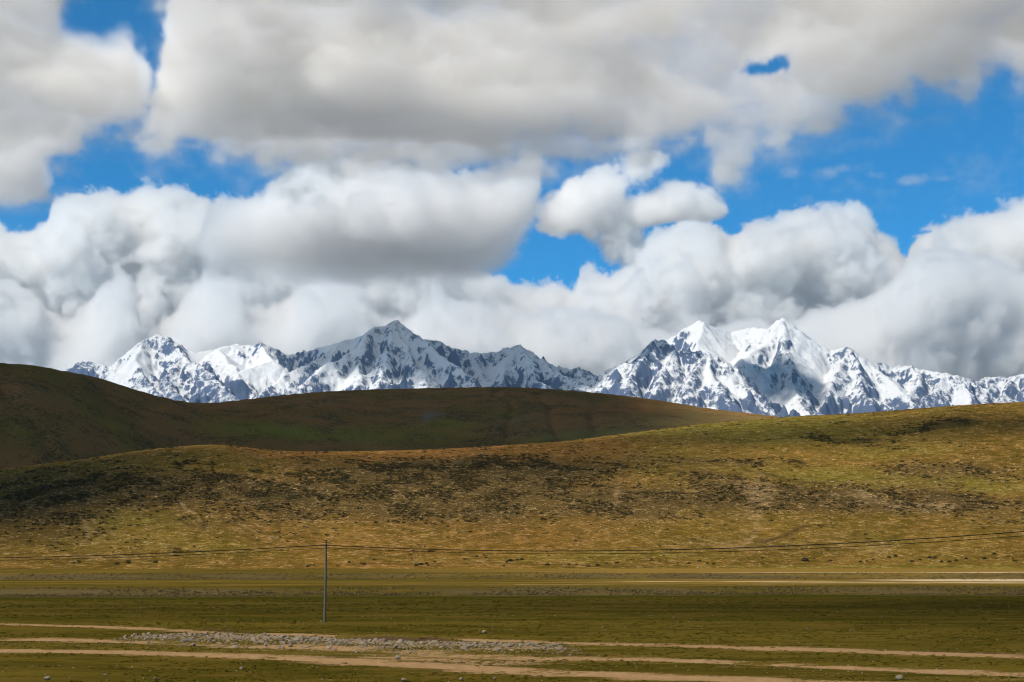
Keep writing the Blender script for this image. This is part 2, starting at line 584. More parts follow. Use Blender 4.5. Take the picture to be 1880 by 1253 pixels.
# ---- the plain -------------------------------------------------------------
def step1(x):          # where the first low terrace edge runs (distance from the road)
    return 228 + 5 * np.sin(x / 37.0) + 0.02 * x + 9 * fbm(x, x * 0 + 3, 70, 4, .6, seed=5)


def step2(x):
    return 330 + 9 * np.sin(x / 61.0 + 1) + 16 * fbm(x, x * 0 + 8, 110, 4, .6, seed=6)


def px_line(pts):
    """a line on the plain through photo pixels -> distance as a function of x"""
    w = []
    for px, py in pts:
        y = F * CAM_H / (py - 1022.0)
        w.append(((px - 940.0) / F * y, y))
    w.sort()
    (xa, ya), (xb, yb) = w[0], w[-1]
    return [(xa - 60, ya + 9)] + w + [(xb + 60, yb - 5)]


LA = px_line([(-200, 1136), (0, 1141), (300, 1151), (500, 1160), (700, 1166), (900, 1172), (1240, 1181), (1560, 1190), (1880, 1200), (2100, 1206)])
LB = px_line([(-200, 1164), (0, 1168), (200, 1172), (400, 1180), (700, 1190), (900, 1200), (1150, 1204), (1400, 1213), (1880, 1232), (2100, 1240)])
LC = px_line([(-200, 1184), (0, 1188), (300, 1194), (600, 1205), (900, 1221), (1200, 1235), (1500, 1245), (1880, 1256), (2100, 1262)])


def track_a(x):        # the thin upper track
    return spline(LA, x)


def track_b(x):        # upper rut of the broad track
    return spline(LB, x)


def track_c(x):        # its lower rut
    return spline(LC, x)


def plain_z(x, y):
    z = 0.95 * sstep(-4, 5, y - step1(x)) + 1.0 * sstep(-6, 7, y - step2(x))
    z = z + 0.10 * fbm(x, y, 30, 4, seed=20) + 0.03 * fbm(x, y, 3.0, 3, seed=24)
    # shallow swales along the plain
    for off, dp in ((141, .22), (158, .15), (186, .2), (120, .12)):
        z = z - dp * np.exp(-((y - off - 3 * np.sin(x / 19.0 + off) - 0.06 * x) / 2.2) ** 2) * (0.4 + 0.6 * sstep(-.3, .3, fbm(x, y * .2, 40, 2, seed=off)))
    # worn tracks
    ta, tb, tc = y - track_a(x), y - track_b(x), y - track_c(x)
    rut = 1.0 + 0.8 * fbm(x, y, 5.0, 3, .6, 27)
    z = z - 0.10 * np.exp(-(ta / 1.1) ** 2) - rut * (0.13 * np.exp(-(tb / 0.9) ** 2) + 0.15 * np.exp(-(tc / 1.0) ** 2))
    # long low bank of stones between the tracks, with a cut earth edge behind it
    bx = sstep(-29, -24, x) * sstep(4.5, 1.0, x)
    bc = y - bank_y(x)
    z = z + bx * 0.20 * np.exp(-(bc / 4.0) ** 2)
    cx = sstep(-13.5, -12, x) * sstep(-3.0, -6.0, x)
    z = z + cx * 0.42 * (0.8 + 0.8 * fbm(x, y, 3.0, 3, .6, 29)) * sstep(-0.35, 0.2, y - bank_y(x) - 4.6) * sstep(10.0, 6.0, y - bank_y(x))
    return z


LBANK = px_line([(-200, 1160), (100, 1163), (250, 1165), (400, 1169), (600, 1177), (800, 1183), (1000, 1187), (1200, 1190)])


def bank_y(x):
    return spline(LBANK, x)


# ---- grass-land colours ------------------------------------------------------
GOLD = (0.190, 0.104, 0.020)
OLIVE = (0.098, 0.061, 0.008)
SOIL = (0.36, 0.235, 0.115)
RUST = (0.24, 0.100, 0.022)
SCRUB = (0.040, 0.030, 0.014)


def grass_noise(t, p):
    return dict(a=t.noise(p, 1 / 40., 5, 0.6), b=t.noise(p, 1 / 6., 5, 0.65), c=t.noise(p, 1 / 0.9, 4, 0.65), d=t.noise(p, 7.0, 3, 0.6))


# near hill ------------------------------------------------------------------
HILL1 = [(-700, 960), (-300, 905), (0, 862), (80, 852), (160, 842), (240, 830), (320, 821), (380, 817), (420, 818), (470, 824), (520, 828), (600, 829), (700, 828), (800, 825), (940, 817),
         (1040, 810), (1120, 800), (1200, 790), (1300, 778), (1380, 771), (1440, 766), (1520, 762), (1600, 757), (1700, 749), (1800, 742), (1880, 738), (2100, 726), (2500, 720)]
HILL2 = [(-700, 640), (-300, 652), (-100, 660), (0, 667), (60, 671), (120, 682), (180, 694), (240, 713), (300, 730), (350, 739), (385, 740), (440, 735), (500, 728), (560, 722), (620, 718), (740, 714), (830, 712), (900, 711), (960, 712), (1000, 714),
         (1100, 722), (1200, 734), (1300, 750), (1400, 762), (1480, 772), (1600, 790), (1800, 830), (2100, 900), (2500, 960)]


def az_of_px(px, py):
    return azel(px, py)


def polar_hill(name, sky, ridge_d, foot_d, foot_z, dmax, na, nd, shape, noise, az_lim=27.0):
    az = np.linspace(-az_lim, az_lim, na)
    ts = np.linspace(0, 1, nd)
    sk = [azel(*p) for p in sky]
    el = spline(sk, az)
    rd = spline(ridge_d, az)
    fd = spline(foot_d, az)
    fz = spline(foot_z, az)
    A = np.radians(az)[:, None]
    D = fd[:, None] + (dmax - fd[:, None]) * (ts[None, :] ** 1.25)
    T = (D - fd[:, None]) / (rd - fd)[:, None]
    p = shape(T)
    tgt = np.tan(np.radians(el))
    zr = tgt * rd + CAM_H
    X, Y = np.sin(A) * D, np.cos(A) * D
    nz = noise(X, Y, T)
    for _ in range(6):
        Z = fz[:, None] + (zr - fz)[:, None] * p + nz
        m = ((Z - CAM_H) / D).max(1)
        k = np.ones(9) / 9.0
        err = np.convolve(np.pad(tgt - m, 4, mode='edge'), k, 'valid')
        zr = zr + err * rd
    return X, Y, Z, T


def near_shape(T):
    up = np.clip(T, 0, 1)
    u = 0.18 * up + 0.82 * np.sin(up * np.pi / 2) ** 1.25
    over = np.clip(T - 1, 0, None)
    return u - 1.6 * over ** 1.6


def near_noise(X, Y, T):
    w = sstep(0.0, 0.15, T)
    n = 3.4 * fbm(X, Y, 150, 4, 0.5, 31) + 0.8 * fbm(X, Y, 22, 4, 0.6, 35) + 0.3 * fbm(X, Y, 5, 3, 0.6, 39)
    # gullies running down the face
    g = np.abs(perlin(X / 60 + 0.6 * perlin(X / 90, Y / 90, 3), Y / 420, 41))
    n = n - 0.9 * np.exp(-(g / 0.05) ** 2) * sstep(0.05, 0.3, T) * sstep(1.0, 0.7, T)
    # cattle terracettes
    n = n + 0.22 * np.sin((Y + 6 * fbm(X, Y, 50, 3, seed=44)) / 2.3) * sstep(0.1, 0.4, T)
    return n * w


NH = polar_hill('near_hill', HILL1, [(-30, 760), (-11.6, 800), (-4, 830), (0, 880), (6, 960), (12, 1030), (20, 1080), (30, 1100)],
                [(-30, 500), (-10, 492), (0, 488), (10, 500), (20, 520), (30, 540)], [(-30, 1.9), (30, 1.9)], 1420.0, 900, 520, near_shape, near_noise)


def far_shape(T):
    up = np.clip(T, 0, 1)
    u = 0.3 * up + 0.7 * np.sin(up * np.pi / 2) ** 1.4
    over = np.clip(T - 1, 0, None)
    return u - 1.3 * over ** 1.7


def far_noise(X, Y, T):
    w = sstep(0.0, 0.15, T)
    g = np.abs(perlin(X / 170 + 0.7 * perlin(X / 260, Y / 260, 13), Y / 900, 51))
    return w * (10 * fbm(X, Y, 320, 4, 0.5, 53) + 3.2 * fbm(X, Y, 60, 4, 0.6, 57) - 4.0 * np.exp(-(g / 0.07) ** 2) * sstep(1.0, 0.75, T))


FH = polar_hill('far_hill', HILL2, [(-30, 1650), (-16, 1750), (-11.5, 2050), (-6, 2200), (0, 2250), (6, 2150), (12, 1950), (30, 1900)],
                [(-30, 1180), (30, 1180)], [(-30, 3), (-14, 8), (0, 20), (5, 45), (10, 70), (14, 60), (30, 20)], 3300.0, 560, 330, far_shape, far_noise)


def hill_interp(H):
    """height of a polar hill at world points by nearest grid lookup (grids are fine)"""
    X, Y, Z, T = H
    az = np.degrees(np.arctan2(X[:, 0], Y[:, 0]))
    D = np.hypot(X, Y)

    def f(x, y):
        x, y = np.atleast_1d(np.asarray(x, float)), np.atleast_1d(np.asarray(y, float))
        a = np.degrees(np.arctan2(x, y))
        d = np.hypot(x, y)
        i = np.clip(np.interp(a, az, np.arange(len(az))), 0, len(az) - 1.001)
        i0 = i.astype(int)
        fr = i - i0
        out = np.empty(len(x))
        for k in range(len(x)):
            za = np.interp(d[k], D[i0[k]], Z[i0[k]])
            zb = np.interp(d[k], D[i0[k] + 1], Z[i0[k] + 1])
            out[k] = za + fr[k] * (zb - za)
        return out
    return f


near_z = hill_interp(NH)


def hill_point(H, px, py):
    """world point of a hill surface seen in the direction of a photo pixel"""
    X, Y, Z, T = H
    az, el = azel(px, py)
    a = np.degrees(np.arctan2(X[:, 0], Y[:, 0]))
    i = int(np.argmin(np.abs(a - az)))
    D = np.hypot(X[i], Y[i])
    e = np.maximum.accumulate(np.degrees(np.arctan2(Z[i] - CAM_H, D)))
    j = int(np.clip(np.searchsorted(e, el), 0, len(D) - 1))
    return X[i, j], Y[i, j], Z[i, j]


def patches(H, lst):
    """ground patches: world ellipses (centre found from the photograph, radii in metres across and up the slope)"""
    X, Y = H[0], H[1]
    tot = np.zeros_like(X)
    for (px, py, rpx, rpy, w) in lst:
        cx, cy, cz = hill_point(H, px, py)
        d = math.hypot(cx, cy)
        x1, y1, _ = hill_point(H, px, py - rpy)
        x0, y0, _ = hill_point(H, px, py + rpy)
        ry = max(6.0, min(220.0, 0.5 * math.hypot(x1 - x0, y1 - y0)))
        rx = rpx / F * d
        tot += w * np.exp(-((X - cx) / rx) ** 2 - ((Y - cy) / ry) ** 2)
    return tot


def lines(H, lst):
    """worn paths and gullies: world polylines with a width in metres"""
    X, Y = H[0], H[1]
    tot = np.zeros_like(X)
    wx = X + 2.0 * fbm(X, Y, 18, 3, seed=71)
    for pts, wid, w in lst:
        P = [hill_point(H, *p)[:2] for p in pts]
        dm = np.full_like(X, 1e9)
        for (ax, ay), (bx, by) in zip(P[:-1], P[1:]):
            L2 = (bx - ax) ** 2 + (by - ay) ** 2 + 1e-6
            t = np.clip(((wx - ax) * (bx - ax) + (Y - ay) * (by - ay)) / L2, 0, 1)
            dm = np.minimum(dm, np.hypot(wx - ax - t * (bx - ax), Y - ay - t * (by - ay)))
        tot = np.maximum(tot, w * np.exp(-(dm / wid) ** 2))
    return tot


def near_masks():
    X, Y, Z, T = NH
    n1, n2 = fbm(X, Y, 70, 5, .6, 81), fbm(X, Y * 0.5, 24, 5, .6, 86)
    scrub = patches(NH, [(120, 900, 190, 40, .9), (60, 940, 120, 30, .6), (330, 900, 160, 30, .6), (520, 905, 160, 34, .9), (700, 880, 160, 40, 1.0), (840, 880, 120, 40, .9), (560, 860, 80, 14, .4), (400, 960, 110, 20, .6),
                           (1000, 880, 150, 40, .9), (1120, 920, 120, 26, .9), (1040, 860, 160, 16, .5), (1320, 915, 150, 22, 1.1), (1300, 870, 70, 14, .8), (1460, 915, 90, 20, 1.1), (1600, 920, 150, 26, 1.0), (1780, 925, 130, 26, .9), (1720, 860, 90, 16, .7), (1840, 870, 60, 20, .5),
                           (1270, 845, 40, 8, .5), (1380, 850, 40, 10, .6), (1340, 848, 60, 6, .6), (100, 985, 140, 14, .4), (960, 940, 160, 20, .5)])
    mat_ = patches(NH, [(1760, 775, 50, 8, 1.0), (1720, 785, 40, 6, .9), (1640, 797, 60, 7, 1.0), (1580, 810, 60, 6, 1.0), (1500, 805, 40, 6, .6), (1250, 820, 30, 6, .5), (330, 855, 22, 4, 1.0), (392, 852, 16, 4, 1.1), (420, 874, 24, 6, .9), (470, 866, 14, 5, .9), (640, 848, 30, 5, .8), (700, 850, 20, 4, .6),
                         (620, 880, 26, 6, .9), (820, 885, 40, 7, .9), (900, 850, 50, 6, .7), (1060, 870, 40, 5, .6), (1310, 848, 40, 5, .9), (980, 855, 30, 5, .7), (470, 912, 60, 8, .7), (540, 915, 40, 8, .8), (1470, 848, 20, 4, .8), (1400, 850, 24, 4, .6), (250, 850, 30, 5, .5), (1540, 776, 26, 3, .9),
                         (1820, 830, 40, 8, .4), (1650, 820, 40, 6, .5)])
    soil = patches(NH, [(1390, 900, 50, 26, .8), (1390, 950, 40, 30, .7), (1560, 905, 60, 16, .55), (1640, 930, 80, 16, .7), (1750, 930, 60, 12, .6), (1150, 930, 80, 20, .5), (700, 985, 90, 14, .45), (900, 1000, 160, 20, .35), (1600, 1005, 300, 20, .55), (1250, 1000, 160, 18, .4),
                           (1200, 960, 160, 16, .3), (770, 960, 120, 12, .35), (170, 980, 50, 8, .5), (400, 970, 60, 10, .35), (500, 988, 20, 3, .8), (210, 1025, 140, 6, .6), (430, 816, 60, 4, .9), (380, 817, 40, 3, .9), (1000, 910, 60, 12, .35), (640, 1030, 60, 6, .4)])
    soil = np.maximum(soil, lines(NH, [([(1400, 868), (1392, 900), (1395, 940), (1386, 980), (1360, 1010)], 2.6, .8), ([(325, 917), (345, 938), (355, 946)], 1.5, 1.1), ([(355, 946), (420, 952), (450, 968), (480, 985)], 1.1, .8), ([(155, 962), (160, 980), (148, 1000)], 2.0, .7),
                                      ([(1136, 880), (1132, 915), (1128, 930)], 2.4, .7), ([(410, 892), (470, 885), (520, 868), (556, 850)], 1.2, .7), ([(200, 960), (300, 940)], .9, .3), ([(1190, 828), (1240, 836), (1290, 850)], 1.6, .6)]))
    trail = lines(NH, [([(1600, 902), (1700, 908), (1790, 910), (1880, 914)], 1.1, 1.0), ([(1330, 782), (1450, 775), (1560, 766), (1700, 750), (1790, 742)], 2.0, .8), ([(1400, 996), (1440, 985), (1480, 965)], 1.5, 1.0), ([(640, 1036), (900, 1034), (1200, 1042)], .9, .8), ([(1400, 868), (1440, 880), (1500, 890)], 1.6, .9),
                      ([(1230, 842), (1300, 850), (1370, 862), (1420, 876)], 1.3, .7)])
    green = patches(NH, [(1620, 885, 130, 18, 1.0), (1760, 890, 120, 14, .8), (1500, 870, 60, 10, .5), (1300, 788, 260, 14, 1.1), (1500, 772, 180, 8, .8), (1240, 900, 60, 10, .4), (260, 955, 120, 20, .9), (600, 970, 120, 20, .5), (400, 850, 200, 20, .5), (330, 1000, 200, 20, .6), (1100, 1020, 200, 8, .9), (1600, 1044, 300, 5, 1.2), (900, 1030, 200, 6, .5),
                           (1650, 830, 120, 12, .5), (1840, 900, 80, 14, .6), (760, 1000, 60, 10, .3)])
    rust = patches(NH, [(550, 838, 60, 8, 1.1), (560, 860, 24, 10, .6), (480, 829, 80, 4, .8), (700, 830, 120, 5, 1.0), (850, 826, 120, 5, .9), (960, 820, 100, 5, .8), (1090, 808, 60, 5, .6), (1200, 810, 160, 12, .4), (1430, 830, 160, 18, .45), (1650, 850, 150, 14, .35), (1000, 835, 160, 12, .4), (690, 1036, 60, 4, .4)])
    return dict(scrub=np.clip(scrub * 1.15 + .12 + 0.9 * n1 * (scrub > .12) + 0.35 * n2 - 0.1, 0, 1.6), mat=np.clip(mat_ * 1.1 + n2 * 0.9 - 0.25, 0, 1), soil=np.clip(soil + 0.5 * n2 * (soil > 0.1), 0, 1.2), trail=np.clip(trail, 0, 1),  # scrub cover, raised so its colour also carries the painted cloud shade
                green=np.clip(green + 0.5 * n1, 0, 1), rust=np.clip(rust + .3 * n2 * (rust > .1), 0, 1.2))


NM = near_masks()


def near_material():
    m, t, bs = material('dry_hill_grass')
    p = obj_pos(t)
    n = grass_noise(t, p)
    f1 = t.noise(p, 1 / 1.7, 4, 0.75)
    col = t.mix(t.smooth(n['a'] * 0.45 + n['b'] * 0.55, 0.38, 0.62), OLIVE, GOLD)
    col = t.mix((t.attr('green') * t.smooth(n['b'], .25, .6) * 0.95).clamp(), col, t.mix(n['a'], (0.105, 0.096, 0.011), (0.185, 0.148, 0.022)))
    col = t.mix((t.attr('rust') * t.smooth(n['b'], .3, .6)).clamp(), col, RUST)
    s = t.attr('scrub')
    brown = t.mix(n['b'], (0.080, 0.048, 0.013), (0.165, 0.092, 0.026))  # scrub brown, deepened to hold soft cloud shade across the mid hill
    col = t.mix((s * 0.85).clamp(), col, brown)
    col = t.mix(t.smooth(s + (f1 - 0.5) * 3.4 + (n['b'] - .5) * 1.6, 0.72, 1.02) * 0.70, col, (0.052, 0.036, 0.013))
    so = t.attr('soil')
    col = t.mix(t.smooth(so + (n['b'] - 0.5) * 1.3 + (f1 - .5) * 1.2, 0.40, 1.2) * 0.55, col, SOIL)
    # lighter and darker flecks of dead and living grass, pebbles and bare crumbs of earth
    pa = t.vmath('MULTIPLY', p, (.6, 1.0, 1.8))
    f2 = t.noise(pa, 1 / 1.5, 3, 0.75)
    f3 = t.noise(pa, 1 / 3.4, 3, 0.7)
    col = t.mix(t.smooth(f2 * .6 + f3 * .4, .50, .40) * .72, col, (0.060, 0.042, 0.009))
    col = t.mix(t.smooth(f2 + (n['b'] - .5) * .5, .55, .66) * .60, col, (0.36, 0.225, 0.075))
    col = t.mix(t.smooth(t.noise(p, 1 / 1.15, 2, 0.5), 0.635, 0.69) * t.smooth(n['b'], .36, .58) * .85, col, (0.47, 0.34, 0.19))
    mt = t.attr('mat')
    col = t.mix(t.smooth(mt + (n['b'] - 0.5) * 0.9 + (f1 - .5) * 0.7, 0.35, 0.65) * 0.62, col, (0.036, 0.032, 0.010))
    col = t.mix(t.attr('trail') * t.smooth(n['b'], .3, .55) * 0.85, col, (0.045, 0.028, 0.012))
    t.put(bs.inputs['Base Color'], col)
    bump(t, bs, n['b'] * 1.2 + f1 * 0.9 + n['c'] * 0.2, 0.9, 1.0)
    return m


def far_material():
    m, t, bs = material('dark_hill_turf')
    p = obj_pos(t)
    n = grass_noise(t, p)
    a = t.noise(p, 1 / 160., 5, 0.6)
    f1 = t.noise(p, 1 / 4.0, 4, 0.75)
    col = t.mix(t.smooth(a, 0.38, 0.62), (0.300, 0.128, 0.036), (0.205, 0.110, 0.022))
    col = t.mix(t.attr('green'), col, (0.22, 0.160, 0.022))
    col = t.mix(t.attr('gold'), col, (0.24, 0.155, 0.050))
    col = t.mix(t.smooth(f1 + (n['a'] - .5) * .9, 0.50, 0.68) * 0.75, col, (0.070, 0.036, 0.012))
    col = t.mix(t.smooth(n['b'] + (n['a'] - .5) * .6, 0.54, 0.7) * 0.5, col, (0.34, 0.18, 0.07))
    col = t.mix(t.attr('rock') * t.smooth(f1, .42, .56) * .9, col, (0.22, 0.19, 0.16))
    t.put(bs.inputs['Base Color'], col)
    bump(t, bs, n['a'] * 7 + f1 * 3.0, 1.0, 1.0)
    return m


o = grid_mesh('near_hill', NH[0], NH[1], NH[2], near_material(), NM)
o['kind'] = 'structure'
_g = patches(FH, [(450, 790, 120, 16, .7), (700, 800, 180, 14, .7), (830, 780, 60, 8, .8), (560, 800, 120, 14, .4), (250, 810, 180, 16, .4), (930, 765, 60, 6, .5), (1100, 800, 120, 10, .8), (1000, 812, 120, 8, .8), (1240, 790, 120, 8, .7)])
_y = patches(FH, [(1340, 765, 120, 12, 1.2), (1250, 780, 160, 12, .9), (1130, 800, 140, 10, .7), (1000, 800, 60, 8, .3)])
_r = patches(FH, [(785, 765, 9, 8, 1.3), (800, 762, 14, 6, .7), (950, 772, 60, 10, .2)])
_n = fbm(FH[0], FH[1], 60, 4, .6, 91)
o = grid_mesh('far_hill', FH[0], FH[1], FH[2], far_material(), dict(green=np.clip(_g + _n * .5, 0, 1), gold=np.clip(_y + _n * .3 * (_y > .1), 0, 1), rock=np.clip(_r, 0, 1)))
o['kind'] = 'structure'


# ---- the plain itself
def ground_material():
    m, t, bs = material('plain_grass')
    p = obj_pos(t)
    x, y, z = t.sep(p)
    ps = t.xyz(x * 0.30, y, 0.0)                     # bands run along the valley
    n = grass_noise(t, p)
    a = t.noise(ps, 1 / 14., 5, 0.6)
    b = t.noise(ps, 1 / 2.2, 5, 0.65)
    f1 = t.noise(p, 3.0, 5, 0.7)
    g1 = t.mix(t.smooth(a, .35, .62), (0.058, 0.043, 0.0062), (0.096, 0.068, 0.011))
    g1 = t.mix(t.smooth(b, .45, .72) * .6, g1, (0.120, 0.084, 0.010))
    pch = t.noise(t.vmath('MULTIPLY', p, (.45, 1.0, 1.0)), 1 / 3.5, 5, 0.65)
    g1 = t.mix(t.smooth(pch, .50, .64) * .55, g1, (0.115, 0.070, 0.014))
    g1 = t.mix(t.smooth(pch, .48, .36) * .6, g1, (0.032, 0.029, 0.003))
    g1 = t.mix(t.smooth(f1, .55, .8) * .5, g1, (0.034, 0.029, 0.003))
    g1 = t.mix(t.attr('lush'), g1, (0.043, 0.038, 0.004))
    g1 = t.mix(t.attr('gold'), g1, t.mix(n['b'], (0.155, 0.098, 0.017), (0.235, 0.142, 0.034)))
    brown = t.mix(n['c'], (0.070, 0.050, 0.017), (0.125, 0.090, 0.038))
    g1 = t.mix((t.attr('brush') * t.smooth(n['b'], .2, .5)).clamp(), g1, brown)
    dirt = t.mix(n['c'], (0.19, 0.112, 0.046), (0.35, 0.215, 0.105))
    dirt = t.mix(t.smooth(n['d'], .6, .75) * .5, dirt, (0.40, 0.30, 0.19))
    g1 = t.mix(t.smooth(t.attr('dirt') + (b - .5) * 2.3 + (f1 - .5) * 1.6, .40, .86), g1, dirt)
    g1 = t.mix(t.smooth(t.attr('pale') + (b - .5) * .6, .35, .7), g1, (0.45, 0.34, 0.20))
    g1 = t.mix(t.smooth(t.attr('cut') + (f1 - .5) * .5, .35, .6), g1, (0.070, 0.042, 0.021))
    t.put(bs.inputs['Base Color'], g1)
    bump(t, bs, n['c'] * 0.30 + n['d'] * .10 + f1 * .2, 0.5, 1.0)
    return m


def build_ground():
    az = np.concatenate([np.linspace(-180, -30, 50), np.linspace(-28, -22.2, 30), np.linspace(-22, 22, 560), np.linspace(22.2, 28, 30), np.linspace(30, 180, 50)])
    d = np.concatenate([np.geomspace(1.0, 55, 40), np.geomspace(56, 140, 420)[1:], np.geomspace(140, 420, 300)[1:], np.geomspace(420, 800, 60)[1:], np.geomspace(800, 60000, 30)[1:]])
    A, D = np.meshgrid(np.radians(az), d, indexing='ij')
    X, Y = np.sin(A) * D, np.cos(A) * D
    far = sstep(900, 500, D) * sstep(-5, 20, Y)
    Z = plain_z(X, np.clip(Y, 1, 900)) * far
    n = fbm(X, Y, 20, 4, .6, 61)
    ns = fbm(X * .3, Y, 8, 4, .6, 63)
    s1, s2 = Y - step1(X), Y - step2(X)
    brush = np.exp(-(s1 / 7.0) ** 2) * .9 + np.exp(-(s2 / 10.0) ** 2) * .9
    wv = np.clip(.75 + 1.5 * fbm(X, Y * .4, 38, 4, .6, 67), 0.05, 1.4)
    brush = brush * wv
    lush = 1.1 * np.exp(-((s1 + 12) / 8) ** 2) + 1.0 * np.exp(-((s2 + 17) / 10) ** 2) + .5 * np.exp(-((Y - 141) / 4) ** 2)
    gold = sstep(245, 275, Y) * sstep(-20, 60, X) * 0.6 + sstep(355, 380, Y) * sstep(-60, 60, X) * .8 + .18 * sstep(240, 270, Y)
    ta, tb, tc = Y - track_a(X), Y - track_b(X), Y - track_c(X)
    wa = 1.5 + 0.8 * sstep(-25, 25, X)
    brk = sstep(.28, -.12, ns)
    dirt = 1.05 * np.exp(-(ta / (wa * 1.2)) ** 2) * (.8 + .3 * brk)
    dirt = np.maximum(dirt, 1.0 * np.exp(-(tb / (2.2 + 1.0 * sstep(-34, -8, X) * sstep(6, -4, X))) ** 2) * (.62 + .5 * brk))
    dirt = np.maximum(dirt, 1.1 * np.exp(-(tc / (2.1 + 1.2 * sstep(-30, -5, X) * sstep(14, 0, X))) ** 2) * (.70 + .4 * brk))
    dirt = np.maximum(dirt, .42 * np.exp(-(ta / 3.0) ** 2) + .46 * np.exp(-(tb / 3.2) ** 2) + .46 * np.exp(-(tc / 3.4) ** 2))
    mid = np.exp(-((tb + tc) / 2 / 2.6) ** 2) * sstep(-22, -12, X) * sstep(8, 0, X)
    dirt = np.maximum(dirt, .72 * mid * (.5 + .7 * brk))
    dirt = np.maximum(dirt, 0.9 * np.exp(-((Y - 66.5 - .05 * X) / 1.6) ** 2) * sstep(-18, -24, X))
    dirt = np.maximum(dirt, 0.9 * np.exp(-((Y - 67.0 - .05 * (X - 18)) / 1.0) ** 2) * sstep(12, 16, X) * sstep(40, 24, X))
    dirt = np.maximum(dirt, 0.60 * np.exp(-((Y - bank_y(X)) / 4.2) ** 2) * sstep(-30, -23, X) * sstep(6, 2, X))
    pale = (.80 + 1.2 * ns) * np.exp(-((Y - 285 - 8 * np.sin(X / 25.)) / 5.0) ** 2) * sstep(0, 35, X) + (.75 + 1.4 * ns) * np.exp(-((Y - 365 - .06 * X) / 9.0) ** 2) * sstep(10, 90, X)
    pale = pale + .9 * np.exp(-((Y - 305 + .05 * X) / 4.0) ** 2) * sstep(75, 110, X)
    pale = pale + 1.1 * np.exp(-((X - 115) / 42) ** 2 - ((Y - 312) / 17) ** 2)
    pale = np.maximum(pale, .55 * np.exp(-((Y - 262 - .1 * X) / 2.0) ** 2) * sstep(-60, -20, X) * (ns > -0.1))
    cut = 1.0 * np.exp(-((Y - bank_y(X) - 4.35) / .42) ** 2) * (.75 + 1.2 * ns) * sstep(-13.5, -12, X) * sstep(-3.0, -6.0, X)
    cut = np.maximum(cut, .9 * np.exp(-((Y - 141 - .02 * X) / .8) ** 2) * sstep(-33, -29, X) * sstep(-17, -21, X))
    cut = np.maximum(cut, .9 * np.exp(-((Y - track_a(X) - 2.2) / .5) ** 2) * (sstep(-28, -25, X) * sstep(-17, -20, X) + sstep(24, 27, X) * sstep(36, 33, X)))
    cut = np.maximum(cut, .9 * np.exp(-((Y - 89.8) / .5) ** 2) * sstep(1.2, 2.2, X) * sstep(6, 4.5, X))
    att = dict(brush=np.clip(brush + .7 * n * (brush > .1), 0, 1.2), lush=np.clip(lush + .4 * ns, 0, 1), gold=np.clip(gold + 1.1 * fbm(X * .35, Y, 16, 4, .6, 68) * (gold > .1), 0, 1),
               dirt=dirt, pale=pale, cut=cut)
    mat = ground_material()
    on_track = (dirt + .45 * ns + .2 * n) > 0.62
    g = grid_mesh('ground', X, Y, Z, mat, att, faces=~on_track)
    k = grid_mesh('dirt_track', X, Y, Z, mat, att, faces=on_track)
    return g, k


for o in build_ground():
    o['kind'] = 'structure'


